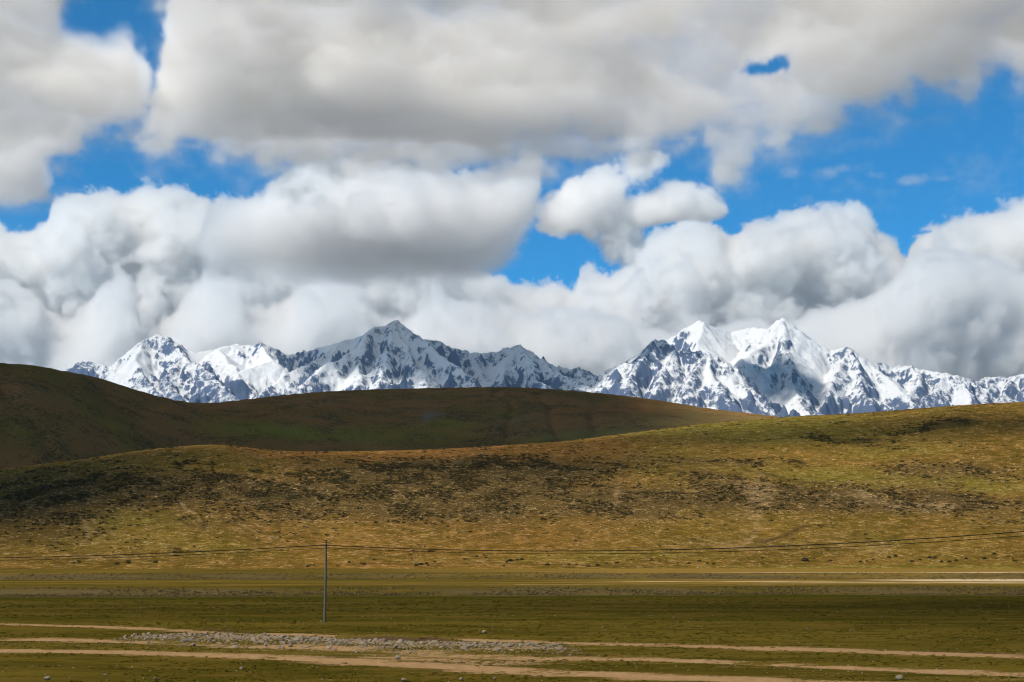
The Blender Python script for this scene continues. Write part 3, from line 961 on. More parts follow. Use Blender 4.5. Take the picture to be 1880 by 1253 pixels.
# ------------------------------------------------------------------ the snow mountains
def build_mountains():
    def P(px, py, d):
        az, el = azel(px, py)
        x, y = math.sin(R(az)) * d, math.cos(R(az)) * d
        return (x, y, CAM_H + d * math.tan(R(el)))
    sky = [(-500, 690, 14.5), (-200, 680, 14.6), (0, 690, 14.5), (100, 690, 14.4), (138, 668, 14.2), (165, 664, 14.2), (190, 669, 14.2), (215, 681, 14.3), (230, 668, 14.3), (245, 641, 14.4), (262, 625, 14.4), (290, 613, 14.5), (312, 618, 14.5), (328, 630, 14.5),
           (345, 641, 14.6), (366, 646, 14.6), (400, 638, 14.7), (432, 632, 14.8), (455, 634, 14.8), (480, 630, 14.8), (505, 640, 14.8), (525, 651, 14.9), (555, 646, 14.9), (590, 637, 14.8), (640, 623, 14.8), (662, 618, 14.7),
           (688, 600, 14.5), (706, 598, 14.5), (728, 587, 14.5), (745, 598, 14.4), (775, 621, 14.4), (812, 628, 14.5), (826, 639, 14.5), (880, 648, 14.6), (910, 646, 14.6), (932, 637, 14.5), (950, 632, 14.5), (966, 640, 14.5), (985, 655, 14.4), (1020, 672, 14.3),
           (1050, 677, 14.2), (1062, 674, 14.1), (1090, 686, 14.1)]
    skr = [(1094, 690, 15.2), (1150, 690, 15.4), (1200, 640, 15.6), (1232, 620, 15.7), (1262, 600, 15.7), (1286, 587, 15.7), (1302, 597, 15.8), (1340, 609, 16.0), (1385, 600, 15.9), (1410, 604, 15.7), (1421, 592, 15.5), (1437, 582, 15.4),
           (1455, 600, 15.4), (1472, 621, 15.4), (1500, 633, 15.5), (1520, 646, 15.5), (1536, 641, 15.2), (1558, 636, 15.0), (1580, 651, 15.0), (1596, 665, 15.0), (1626, 668, 15.2), (1640, 673, 15.2), (1672, 671, 15.0), (1702, 680, 15.0),
           (1740, 685, 14.8), (1770, 693, 14.8), (1795, 701, 15.0), (1812, 690, 15.3), (1850, 692, 15.3), (1880, 686, 15.3), (1950, 690, 15.2), (2100, 684, 15.2), (2400, 690, 15.2)]
    front = [(1085, 700, 13.5), (1115, 681, 13.5), (1150, 663, 13.5), (1180, 646, 13.5), (1197, 625, 13.4), (1216, 624, 13.4), (1240, 640, 13.3), (1262, 645, 13.2), (1298, 643, 13.2), (1325, 660, 13.1), (1352, 684, 12.9), (1390, 722, 12.6), (1440, 775, 12.2)]
    chains = [sky, skr, front,
              [(262, 628, 14.3), (250, 660, 13.9), (262, 690, 13.5), (300, 725, 13.0)], [(300, 618, 14.4), (340, 650, 14.0), (372, 680, 13.5), (410, 705, 13.1), (450, 750, 12.6)], [(340, 650, 14.0), (310, 690, 13.5), (340, 745, 12.7)], [(190, 670, 14.1), (230, 700, 13.6), (280, 740, 13.0)],
              [(400, 640, 14.6), (420, 665, 14.2), (440, 690, 13.7)], [(480, 632, 14.7), (500, 660, 14.2), (440, 680, 13.9)],
              [(688, 602, 14.4), (650, 640, 14.0), (610, 665, 13.6), (560, 700, 13.1), (500, 735, 12.6)], [(640, 625, 14.7), (580, 660, 14.2), (520, 690, 13.7), (480, 720, 13.3)], [(728, 590, 14.4), (712, 640, 13.9), (700, 690, 13.2), (690, 730, 12.7)],
              [(728, 590, 14.4), (745, 640, 13.9), (770, 680, 13.4), (790, 730, 12.8)], [(745, 600, 14.3), (800, 640, 13.9), (850, 680, 13.4), (890, 725, 12.8)], [(650, 640, 14.0), (660, 690, 13.3), (640, 730, 12.8)],
              [(880, 650, 14.5), (870, 670, 14.1), (900, 700, 13.6)], [(950, 634, 14.4), (930, 665, 14.0), (920, 700, 13.4), (900, 725, 13.0)], [(966, 642, 14.4), (1000, 670, 13.9), (1050, 695, 13.5), (1110, 725, 13.0)], [(950, 634, 14.4), (985, 680, 13.6), (1000, 725, 12.9)], [(1062, 676, 14.0), (1100, 700, 13.6), (1145, 730, 13.2)],
              [(1197, 628, 13.3), (1165, 680, 12.9), (1140, 735, 12.4)], [(1240, 642, 13.2), (1215, 690, 12.7), (1180, 750, 12.1)], [(1298, 645, 13.1), (1265, 690, 12.6), (1235, 755, 12.0)], [(1298, 645, 13.1), (1310, 690, 12.6), (1350, 740, 12.2), (1400, 775, 11.9)], [(1325, 662, 13.0), (1372, 720, 12.5)],
              [(1437, 585, 15.3), (1400, 635, 14.9), (1365, 660, 14.5)], [(1437, 585, 15.3), (1440, 640, 14.7), (1455, 700, 14.0), (1490, 765, 13.2)], [(1472, 623, 15.3), (1465, 670, 14.7), (1480, 720, 14.0)], [(1440, 640, 14.7), (1400, 690, 14.2)], [(1286, 590, 15.6), (1285, 625, 15.2)],
              [(1558, 638, 14.9), (1535, 680, 14.4), (1520, 720, 13.9), (1510, 765, 13.4)], [(1558, 638, 14.9), (1580, 690, 14.3), (1600, 755, 13.6)], [(1596, 667, 14.9), (1640, 700, 14.4), (1690, 750, 13.8)], [(1520, 648, 15.4), (1500, 680, 15.0)],
              [(1672, 672, 14.9), (1690, 700, 14.5), (1665, 730, 14.1)], [(1740, 686, 14.7), (1720, 715, 14.3), (1690, 748, 13.9)], [(1740, 686, 14.7), (1770, 715, 14.3), (1790, 745, 14.0)], [(1812, 692, 15.2), (1815, 715, 14.8), (1800, 742, 14.4)], [(1850, 694, 15.2), (1845, 720, 14.8), (1835, 745, 14.4)], [(1880, 690, 15.2), (1890, 745, 14.5)],
              [(0, 692, 14.4), (40, 720, 13.8)], [(-300, 690, 14.5), (-250, 730, 13.6)], [(2100, 690, 15.1), (2060, 740, 14.2)]]
    xs = np.arange(-6900, 6900, 12.0)
    ys = np.arange(11300, 17600, 16.0)
    X, Y = np.meshgrid(xs, ys, indexing='ij')
    wx = X + 95 * fbm(X, Y, 420, 4, .55, 101) + 22 * fbm(X, Y, 110, 3, .6, 111)
    wy = Y + 95 * fbm(X, Y, 420, 4, .55, 104) + 22 * fbm(X, Y, 110, 3, .6, 114)
    H = np.full_like(X, -1e9)
    near = np.full_like(X, 1e9)
    for k, ch in enumerate(chains):
        pts = [P(a, b, c * 1000.0) for a, b, c in ch]
        drop = 0.0
        for (ax, ay, az_), (bx, by, bz) in zip(pts[:-1], pts[1:]):
            L2 = (bx - ax) ** 2 + (by - ay) ** 2 + 1e-6
            sx, sy = (X, Y) if k < 2 else (wx, wy)
            sx, sy = 0.65 * X + 0.35 * wx if k < 2 else wx, 0.65 * Y + 0.35 * wy if k < 2 else wy
            t = np.clip(((sx - ax) * (bx - ax) + (sy - ay) * (by - ay)) / L2, 0, 1)
            dist = np.hypot(sx - ax - t * (bx - ax), sy - ay - t * (by - ay))
            h = az_ + t * (bz - az_)
            fall = 0.98 * dist - 0.00010 * dist ** 2 * (dist < 2500)
            fall = 0.92 * dist ** 0.985 if k >= 2 else 0.86 * dist
            H = np.maximum(H, h - fall)
            near = np.minimum(near, dist)
    base = 420 + 120 * fbm(X, Y, 900, 3, .5, 120)
    H = base + np.logaddexp(0, (H - base) / 120.0) * 120.0
    # carve: ribs, couloirs and crags that grow with the distance from the crest lines
    amp = sstep(0, 260, near)
    rg = ridged(wx, wy, 620, 7, 0.56, 131) - 0.45
    r2 = ridged(wx * 1.4, wy * 0.8, 210, 5, 0.6, 141) - 0.42
    smoothz = np.zeros_like(X)
    for (px, py, d, rpx, rd, w) in [(1340, 640, 15.5, 65, 450, .8), (1330, 665, 15.0, 45, 500, .8), (1500, 700, 14.7, 26, 600, 1.0), (640, 640, 14.6, 36, 260, .8), (250, 685, 13.9, 34, 250, .9), (480, 690, 14.1, 60, 420, .9), (400, 655, 14.5, 50, 200, .8),
                                    (900, 690, 14.1, 30, 260, .9), (1400, 700, 13.9, 40, 700, .7), (1440, 740, 13.3, 36, 500, .7), (1300, 690, 12.7, 20, 200, .5), (1340, 690, 12.6, 26, 160, .6), (620, 690, 13.3, 40, 260, .6), (830, 690, 13.6, 40, 260, .4), (1650, 720, 14.4, 40, 300, .6), (1770, 735, 14.2, 30, 300, .5)]:
        cx, cy, cz = P(px, py, d * 1000)
        smoothz += w * np.exp(-((X - cx) / (rpx / F * d * 1000)) ** 2 - ((Y - cy) / rd) ** 2)
    smoothz = np.clip(smoothz, 0, 1)
    rough = (1 - 0.93 * smoothz)
    H = H + rough * (amp * (340 * rg + 130 * r2) + (0.25 + .75 * amp) * 64 * (ridged(X, Y, 95, 4, .62, 151) - .4) + 30 * fbm(X, Y, 60, 3, .65, 155))
    for _ in range(1):
        S_ = H.copy()
        S_[1:-1, 1:-1] = (H[1:-1, 1:-1] * 2 + H[:-2, 1:-1] + H[2:, 1:-1] + H[1:-1, :-2] + H[1:-1, 2:]) / 6
        H = H * (1 - smoothz) + S_ * smoothz
    gx, gy = np.gradient(H, 12.0, 16.0)
    slope = np.hypot(gx, gy)
    # snow lies on the gentler ground, thins towards the valley, and is blown off the ribs
    def box(A, k):
        B = A
        for ax in (0, 1):
            B = sum(np.roll(B, i, ax) for i in range(-k, k + 1)) / (2 * k + 1)
        return B
    curv = H - box(H, 2)
    curv2 = H - box(H, 7)
    curv3 = H - box(H, 17)
    alt = sstep(900, 2200, H)
    sl = box(slope, 2)
    s = 0.60 + 0.50 * (alt - .5) - 0.50 * (slope - 1.0) - 0.38 * (sl - 1.0) - 0.016 * curv - (0.0105 * curv2 + 0.0042 * curv3) * (.12 + .88 * sstep(40, 260, near)) + .02 + 0.10 * fbm(X, Y, 160, 5, .65, 161) + 1.0 * smoothz
    # slopes facing left and towards the camera hold more snow
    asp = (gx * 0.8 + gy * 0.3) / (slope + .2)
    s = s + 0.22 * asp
    for (px, py, d, rpx, rd, w) in [(1286, 600, 15.6, 40, 450, .35), (1437, 600, 15.3, 40, 500, .35), (300, 640, 14.3, 70, 500, .08), (700, 650, 14.0, 110, 900, .17), (800, 660, 14.0, 70, 700, .14), (960, 665, 14.1, 90, 700, .16), (1070, 700, 13.8, 60, 500, .2), (560, 690, 13.6, 70, 700, .2), (1240, 690, 12.8, 90, 700, .12)]:
        cx, cy, cz = P(px, py, d * 1000)
        s = s + w * np.exp(-((X - cx) / (rpx / F * d * 1000)) ** 2 - ((Y - cy) / rd) ** 2)
    s = s - 0.55 * sstep(1150, 850, H)
    out = np.where((X == X[0]) | (Y <= ys[0]) | (Y >= ys[-1]), -30.0, H)
    m, t, bs = material('snow_and_rock')
    p = obj_pos(t)
    x, y, z = t.sep(p)
    pv = t.xyz(x, y, z * 0.35)                        # snow runs down the fall line
    nb = t.noise(pv, 1 / 34., 6, 0.74)
    nc = t.noise(p, 1 / 13., 4, 0.7)
    strata = t.noise(t.xyz(x * 0.25, y * 0.25, z + x * 0.25), 1 / 26., 3, 0.6)
    rock = t.mix(t.noise(p, 1 / 240., 5, .6), (0.060, 0.098, 0.190), (0.115, 0.146, 0.220))  # grey rock coloured blue to stand in for haze and sky light
    rock = t.mix(t.attr('low') * .7, rock, (0.155, 0.135, 0.135))
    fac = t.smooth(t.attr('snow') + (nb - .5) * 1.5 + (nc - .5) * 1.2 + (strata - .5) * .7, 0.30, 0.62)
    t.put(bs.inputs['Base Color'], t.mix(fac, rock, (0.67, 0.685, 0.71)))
    t.put(bs.inputs['Roughness'], 0.85)
    bump(t, bs, nb * 24 + nc * 10 * (1.0 - fac * .6) + strata * 7 * (1.0 - fac), 1.0, 1.0)
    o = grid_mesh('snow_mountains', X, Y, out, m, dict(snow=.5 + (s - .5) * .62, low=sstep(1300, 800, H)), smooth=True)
    o['kind'] = 'structure'


build_mountains()


# ------------------------------------------------------------------ the air between here and the mountains
def build_haze():
    bm = bmesh.new()
    bmesh.ops.create_cube(bm, size=1.0)
    lo, hi = Vector((-9000, -1500, -45.0)), Vector((9000, 19000, 2640.0))
    for v in bm.verts:
        v.co = Vector([(hi[i] + lo[i]) / 2 + v.co[i] * (hi[i] - lo[i]) for i in range(3)])
    me = bpy.data.meshes.new('haze')
    bm.to_mesh(me)
    o = bpy.data.objects.new('haze', me)
    COL.objects.link(o)
    o['kind'] = 'stuff'
    m = bpy.data.materials.new('haze')
    m.use_nodes = True
    nt = m.node_tree
    nt.nodes.clear()
    pv = nt.nodes.new('ShaderNodeVolumePrincipled')
    pv.inputs['Color'].default_value = (0.45, 0.72, 1.0, 1)
    pv.inputs['Density'].default_value = 1.1e-5
    pv.inputs['Anisotropy'].default_value = 0.2
    out = nt.nodes.new('ShaderNodeOutputMaterial')
    nt.links.new(pv.outputs[0], out.inputs['Volume'])
    me.materials.append(m)


build_haze()


# ------------------------------------------------------------------ things
def tag(o, label, cat, group=None):
    o['label'] = label
    o['category'] = cat
    if group:
        o['group'] = group
    return o


def mesh_obj(name, bm, mat, parent=None, smooth=True):
    me = bpy.data.meshes.new(name)
    bm.normal_update()
    bm.to_mesh(me)
    bm.free()
    for p in me.polygons:
        p.use_smooth = smooth
    me.materials.append(mat)
    o = bpy.data.objects.new(name, me)
    COL.objects.link(o)
    o.parent = parent
    return o


def lathe(bm, prof, n=16, loc=(0, 0, 0), axis='Z'):
    """surface of revolution through (radius, height) pairs"""
    rings = []
    for r, h in prof:
        ring = []
        for i in range(n):
            a = 2 * math.pi * i / n
            v = Vector((r * math.cos(a), r * math.sin(a), h))
            if axis == 'X':
                v = Vector((v.z, v.x, v.y))
            ring.append(bm.verts.new(v + Vector(loc)))
        rings.append(ring)
    for a, b in zip(rings[:-1], rings[1:]):
        for i in range(n):
            bm.faces.new((a[i], a[(i + 1) % n], b[(i + 1) % n], b[i]))
    bm.faces.new(rings[0][::-1])
    bm.faces.new(rings[-1])


def ground_z(x, y):
    return float(plain_z(np.array([x], float), np.array([y], float))[0])


def surface_z(x, y):
    x, y = np.asarray(x, float), np.asarray(y, float)
    g = plain_z(x, y)
    d = np.hypot(x, y)
    on = d > 480
    if on.any():
        g = np.where(on, np.maximum(g, near_z(x, y)), g)
    return g


# ---- stones
def stone_bm(seed, sub=2, flat=0.62):
    rnd = random.Random(seed)
    bm = bmesh.new()
    bmesh.ops.create_icosphere(bm, subdivisions=sub, radius=0.5)
    cuts = [(Vector((rnd.gauss(0, 1), rnd.gauss(0, 1), rnd.gauss(0, .8))).normalized(), rnd.uniform(.27, .43)) for _ in range(9)]
    sc = Vector((rnd.uniform(.85, 1.25), rnd.uniform(.7, 1.0), flat * rnd.uniform(.8, 1.15)))
    for v in bm.verts:
        p = v.co.copy()
        for n, d in cuts:                      # facets
            k = p.dot(n) - d
            if k > 0:
                p -= n * k * 0.92
        p *= 1 + 0.05 * math.sin(9 * p.x + seed) * math.sin(11 * p.y + 2 * seed)
        v.co = Vector((p.x * sc.x, p.y * sc.y, p.z * sc.z))
    return bm


def stone_material(name, base):
    m, t, bs = material(name)
    g = S(t, t.node('ShaderNodeObjectInfo').outputs['Random'])
    p = S(t, t.node('ShaderNodeTexCoord').outputs['Object'])
    n = t.noise(p, 6.0, 5, .65)
    c = t.mix(t.smooth(n, .3, .7), [k * .72 for k in base], [min(.8, k * 1.12) for k in base])
    c = t.mix(t.smooth(t.noise(obj_pos(t), 1.3, 3, .7), .35, .65), t.mul_col(c, (.55, .50, .44)), c)
    c = t.mix(t.lin(g, 0, 1, 0.0, .6), c, (0.27, 0.195, 0.12))
    c = t.mix(t.smooth(t.noise(p, 14.0, 3, .6), .60, .68) * .5, c, (0.16, 0.14, 0.11))
    t.put(bs.inputs['Base Color'], c)
    bump(t, bs, n, 0.06, 1.0)
    return m


M_STONE = stone_material('pale_stone', (0.25, 0.205, 0.150))


def merged(name, protos, items, mat, kind='stuff', smooth=True):
    """many small things nobody would count, as ONE mesh: items = (proto index, x, y, z, sx, sy, sz, yaw)"""
    vs, fs, off = [], [], 0
    pv = []
    for bm in protos:
        bm.verts.index_update()
        pv.append((np.array([v.co[:] for v in bm.verts], np.float32), [np.array([[v.index for v in f.verts] for f in bm.faces if len(f.verts) == k]) for k in (3, 4)]))
    tri, quad = [], []
    for (k, x, y, z, sx, sy, sz, yaw) in items:
        V, (T3, T4) = pv[k]
        c, s = math.cos(yaw), math.sin(yaw)
        q = V * np.array([sx, sy, sz], np.float32)
        w = np.empty_like(q)
        w[:, 0] = q[:, 0] * c - q[:, 1] * s + x
        w[:, 1] = q[:, 0] * s + q[:, 1] * c + y
        w[:, 2] = q[:, 2] + z
        vs.append(w)
        if len(T3):
            tri.append(T3 + off)
        if len(T4):
            quad.append(T4 + off)
        off += len(V)
    co = np.concatenate(vs)
    loops, starts, tot, n = [], [], [], 0
    for arr, k in ((tri, 3), (quad, 4)):
        if arr:
            a = np.concatenate(arr)
            loops.append(a.ravel())
            starts.append(n + np.arange(len(a)) * k)
            tot.append(np.full(len(a), k))
            n += a.size
    me = bpy.data.meshes.new(name)
    me.vertices.add(len(co))
    me.vertices.foreach_set('co', co.ravel())
    L, St, To = np.concatenate(loops), np.concatenate(starts), np.concatenate(tot)
    me.loops.add(len(L))
    me.loops.foreach_set('vertex_index', L.astype(np.int32))
    me.polygons.add(len(St))
    me.polygons.foreach_set('loop_start', St.astype(np.int32))
    me.polygons.foreach_set('loop_total', To.astype(np.int32))
    me.polygons.foreach_set('use_smooth', np.full(len(St), smooth, bool))
    me.update(calc_edges=True)
    me.materials.append(mat)
    o = bpy.data.objects.new(name, me)
    COL.objects.link(o)
    o['kind'] = kind
    for bm in protos:
        bm.free()
    return o


def stone_meshes(n, seed, sub=2, mat=None):
    out = []
    for i in range(n):
        bm = stone_bm(seed + i, sub)
        me = bpy.data.meshes.new('stone')
        bm.normal_update()
        bm.to_mesh(me)
        bm.free()
        me.materials.append(mat or M_STONE)
        out.append(me)
    return out


STONES = stone_meshes(12, 100)


def put_stone(x, y, size, label, cat='stone', group=None, me=None, rnd=random, name='stone', sink=0.42, z=None):
    o = bpy.data.objects.new(name, me or rnd.choice(STONES))
    COL.objects.link(o)
    zz = ground_z(x, y) if z is None else z
    o.location = (x, y, zz + size * (0.5 * 0.62 - sink * .6))
    o.rotation_euler = (rnd.uniform(-.25, .25), rnd.uniform(-.25, .25), rnd.uniform(0, 6.28))
    o.scale = (size, size * rnd.uniform(.8, 1.1), size * rnd.uniform(.8, 1.1))
    return tag(o, label, cat, group)


def on_plain(px, py):
    """where a photo pixel meets the plain"""
    dx, dy, dz = ray(px, py)
    z = 0.0
    for _ in range(8):
        k = (z - CAM_H) / dz
        x, y = dx * k, dy * k
        z = ground_z(x, y)
    return x, y


def build_stones():
    rnd = random.Random(5)
    # the long low bank between the two tracks
    G = 'stones heaped along the low bank'
    cand = []
    for i in range(4200):
        x = rnd.uniform(-29.5, 3.4)
        dens = (0.25 + max(0, (x + 29.5) / 9)) if x < -22 else (1.0 if x < -9 else (.8 if x < -3 else .7))
        if rnd.random() > dens:
            continue
        if perlin(np.array([x / 2.3]), np.array([i * .001 + 3]), 19)[0] < rnd.uniform(-.9, .1):
            continue
        off = rnd.gauss(0, 2.9 if x < -6 else 2.1)
        if -13.5 < x < -3 and off > 3.2:
            continue
        y = float(bank_y(np.array([x]))[0]) + off
        s = min(.60, max(.09, rnd.lognormvariate(-1.78, .50)))
        cand.append((s, x, y))
    cand.sort(reverse=True)
    for s, x, y in cand[:230]:
        put_stone(x, y, s, 'pale stone heaped among many in the long stone bank between the two tracks', 'stone', G, rnd=rnd)
    prot = [stone_bm(300 + i, 1) for i in range(6)]
    items = []
    for s, x, y in cand[230:]:
        items.append((rnd.randrange(6), x, y, ground_z(x, y) + s * .02, s * rnd.uniform(.9, 1.5), s, s * rnd.uniform(.6, 1.0), rnd.uniform(0, 6.28)))
    for i in range(4200):                       # rubble on the bank, along the tracks and scattered over the grass
        u = rnd.random()
        if u < .45:
            x = rnd.uniform(-29, 4.5)
            y = float(bank_y(np.array([x]))[0]) + rnd.gauss(0, 3.2)
            s = rnd.uniform(.05, .16)
        elif u < .60:
            x = rnd.uniform(-36, 32)
            y = float(track_b(np.array([x]))[0]) - 3 + rnd.gauss(0, 3.4)
            s = rnd.uniform(.04, .14)
        else:
            d = rnd.uniform(62, 215)
            x = rnd.uniform(-.40, .40) * d
            y = d
            s = rnd.uniform(.06, .12) * (1 + d / 220)
            if perlin(np.array([x / 26]), np.array([y / 9]), 77)[0] < .05:
                continue
        items.append((rnd.randrange(6), x, y, ground_z(x, y) + s * .12, s, s, s, rnd.uniform(0, 6.28)))
    merged('stone_rubble', prot, items, M_STONE)
    # single stones one can pick out
    singles = [(1652, 1248, .47, 'rounded tan boulder at the bottom edge of the picture, right of the middle', 'boulder'),
               (192, 1241, .24, 'low grey-brown stone in the grass near the bottom left corner', 'stone'),
               (285, 1249, .30, 'white flat stone at the bottom edge, nearest to the left corner track', 'stone'),
               (86, 1249, .36, 'pale stone on the bare earth in the bottom left corner', 'stone'),
               (443, 1230, .30, 'white stone among green tufts below the broad track at left', 'stone'),
               (583, 1228, .22, 'small white stone in the grass below the broad track, left of the pole', 'stone'),
               (582, 1227, .2, '', ''),
               (890, 1163, .5, 'pale pointed stone standing up behind the right part of the stone bank', 'stone'),
               (741, 1251, .34, 'flat white stone at the bottom edge of the picture below the pole', 'stone'),
               (847, 1249, .26, 'flat pale stone at the bottom edge, centre of the picture', 'stone'),
               (908, 1248, .24, 'small pale stone at the bottom edge just right of the centre', 'stone'),
               (1106, 1154, .34, 'white stone lying alone on the dark grass above the thin track', 'stone'),
               (1482, 1157, .30, 'white stone lying on the dark grass of the right plain', 'stone'),
               (1620, 1137, .30, 'pale stone on the right plain beyond the thin track', 'stone'),
               (590, 1144, .26, 'white stone lying at the foot of the utility pole', 'stone'),
               (725, 1191, .42, 'flat pale slab of stone on the grass edge below the stone bank', 'stone'),
               (730, 1211, .5, 'flat grey slab of stone in the middle of the broad track', 'stone')]
    for px, py, s, lab, cat in singles:
        if not lab:
            continue
        x, y = on_plain(px, py)
        nm = 'boulder' if cat == 'boulder' else 'stone'
        put_stone(x, y, s, lab, cat, rnd=rnd, name=nm, sink=.15)
    # rocky bits high on the hill
    prot = [stone_bm(400 + i, 1) for i in range(6)]
    items = []
    X, Y, Z, T = NH
    w = (NM['soil'] * .6 + NM['scrub'] * .9 + .10)
    w = np.where((T > .02) & (T < 1.0), w, 0) * np.hypot(X, Y)
    flat = (w / w.sum()).ravel()
    rs = np.random.RandomState(3)
    pick = rs.choice(flat.size, 14000, p=flat)
    for k in pick:
        i, j = divmod(int(k), X.shape[1])
        s = rs.uniform(.22, .62)
        items.append((rs.randint(6), X[i, j] + rs.uniform(-1, 1), Y[i, j] + rs.uniform(-.5, .5), Z[i, j] + s * .08, s, s, s * .8, rs.uniform(0, 6.28)))
    merged('hillside_stones', prot, items, stone_material('tan_stone', (0.42, 0.31, 0.18)))


# ---- low plants
def leaf_clump(seed, n=26, spread=.5, h=.55, leaf=.17):
    """a low cushion of small leaves on short stems, about one metre wide"""
    rnd = random.Random(seed)
    bm = bmesh.new()
    for i in range(n):
        a, r = rnd.uniform(0, 6.28), spread * math.sqrt(rnd.random())
        z = h * rnd.uniform(.1, 1.0) * (1 - (r / spread) ** 2 * .7)
        c = Vector((r * math.cos(a), r * math.sin(a), z))
        nrm = (Vector((c.x, c.y, .35 + z)) + Vector((rnd.gauss(0, .35), rnd.gauss(0, .35), rnd.gauss(0, .25)))).normalized()
        t1 = nrm.orthogonal().normalized()
        t2 = nrm.cross(t1)
        l, b = leaf * rnd.uniform(.7, 1.4), leaf * rnd.uniform(.5, 1.0)
        q = rnd.uniform(0, 3.1)
        u1, u2 = t1 * math.cos(q) + t2 * math.sin(q), t2 * math.cos(q) - t1 * math.sin(q)
        f = [bm.verts.new(c + u1 * l * sx + u2 * b * sy) for sx, sy in ((-1, -.6), (.2, -1), (1, .3), (-.3, 1))]
        bm.faces.new(f)
    return bm


def bush_material(name, c1, c2):
    m, t, bs = material(name)
    p = obj_pos(t)
    n = t.noise(p, 2.3, 4, .7)
    t.put(bs.inputs['Base Color'], t.mix(t.smooth(n, .35, .65), c1, c2))
    return m


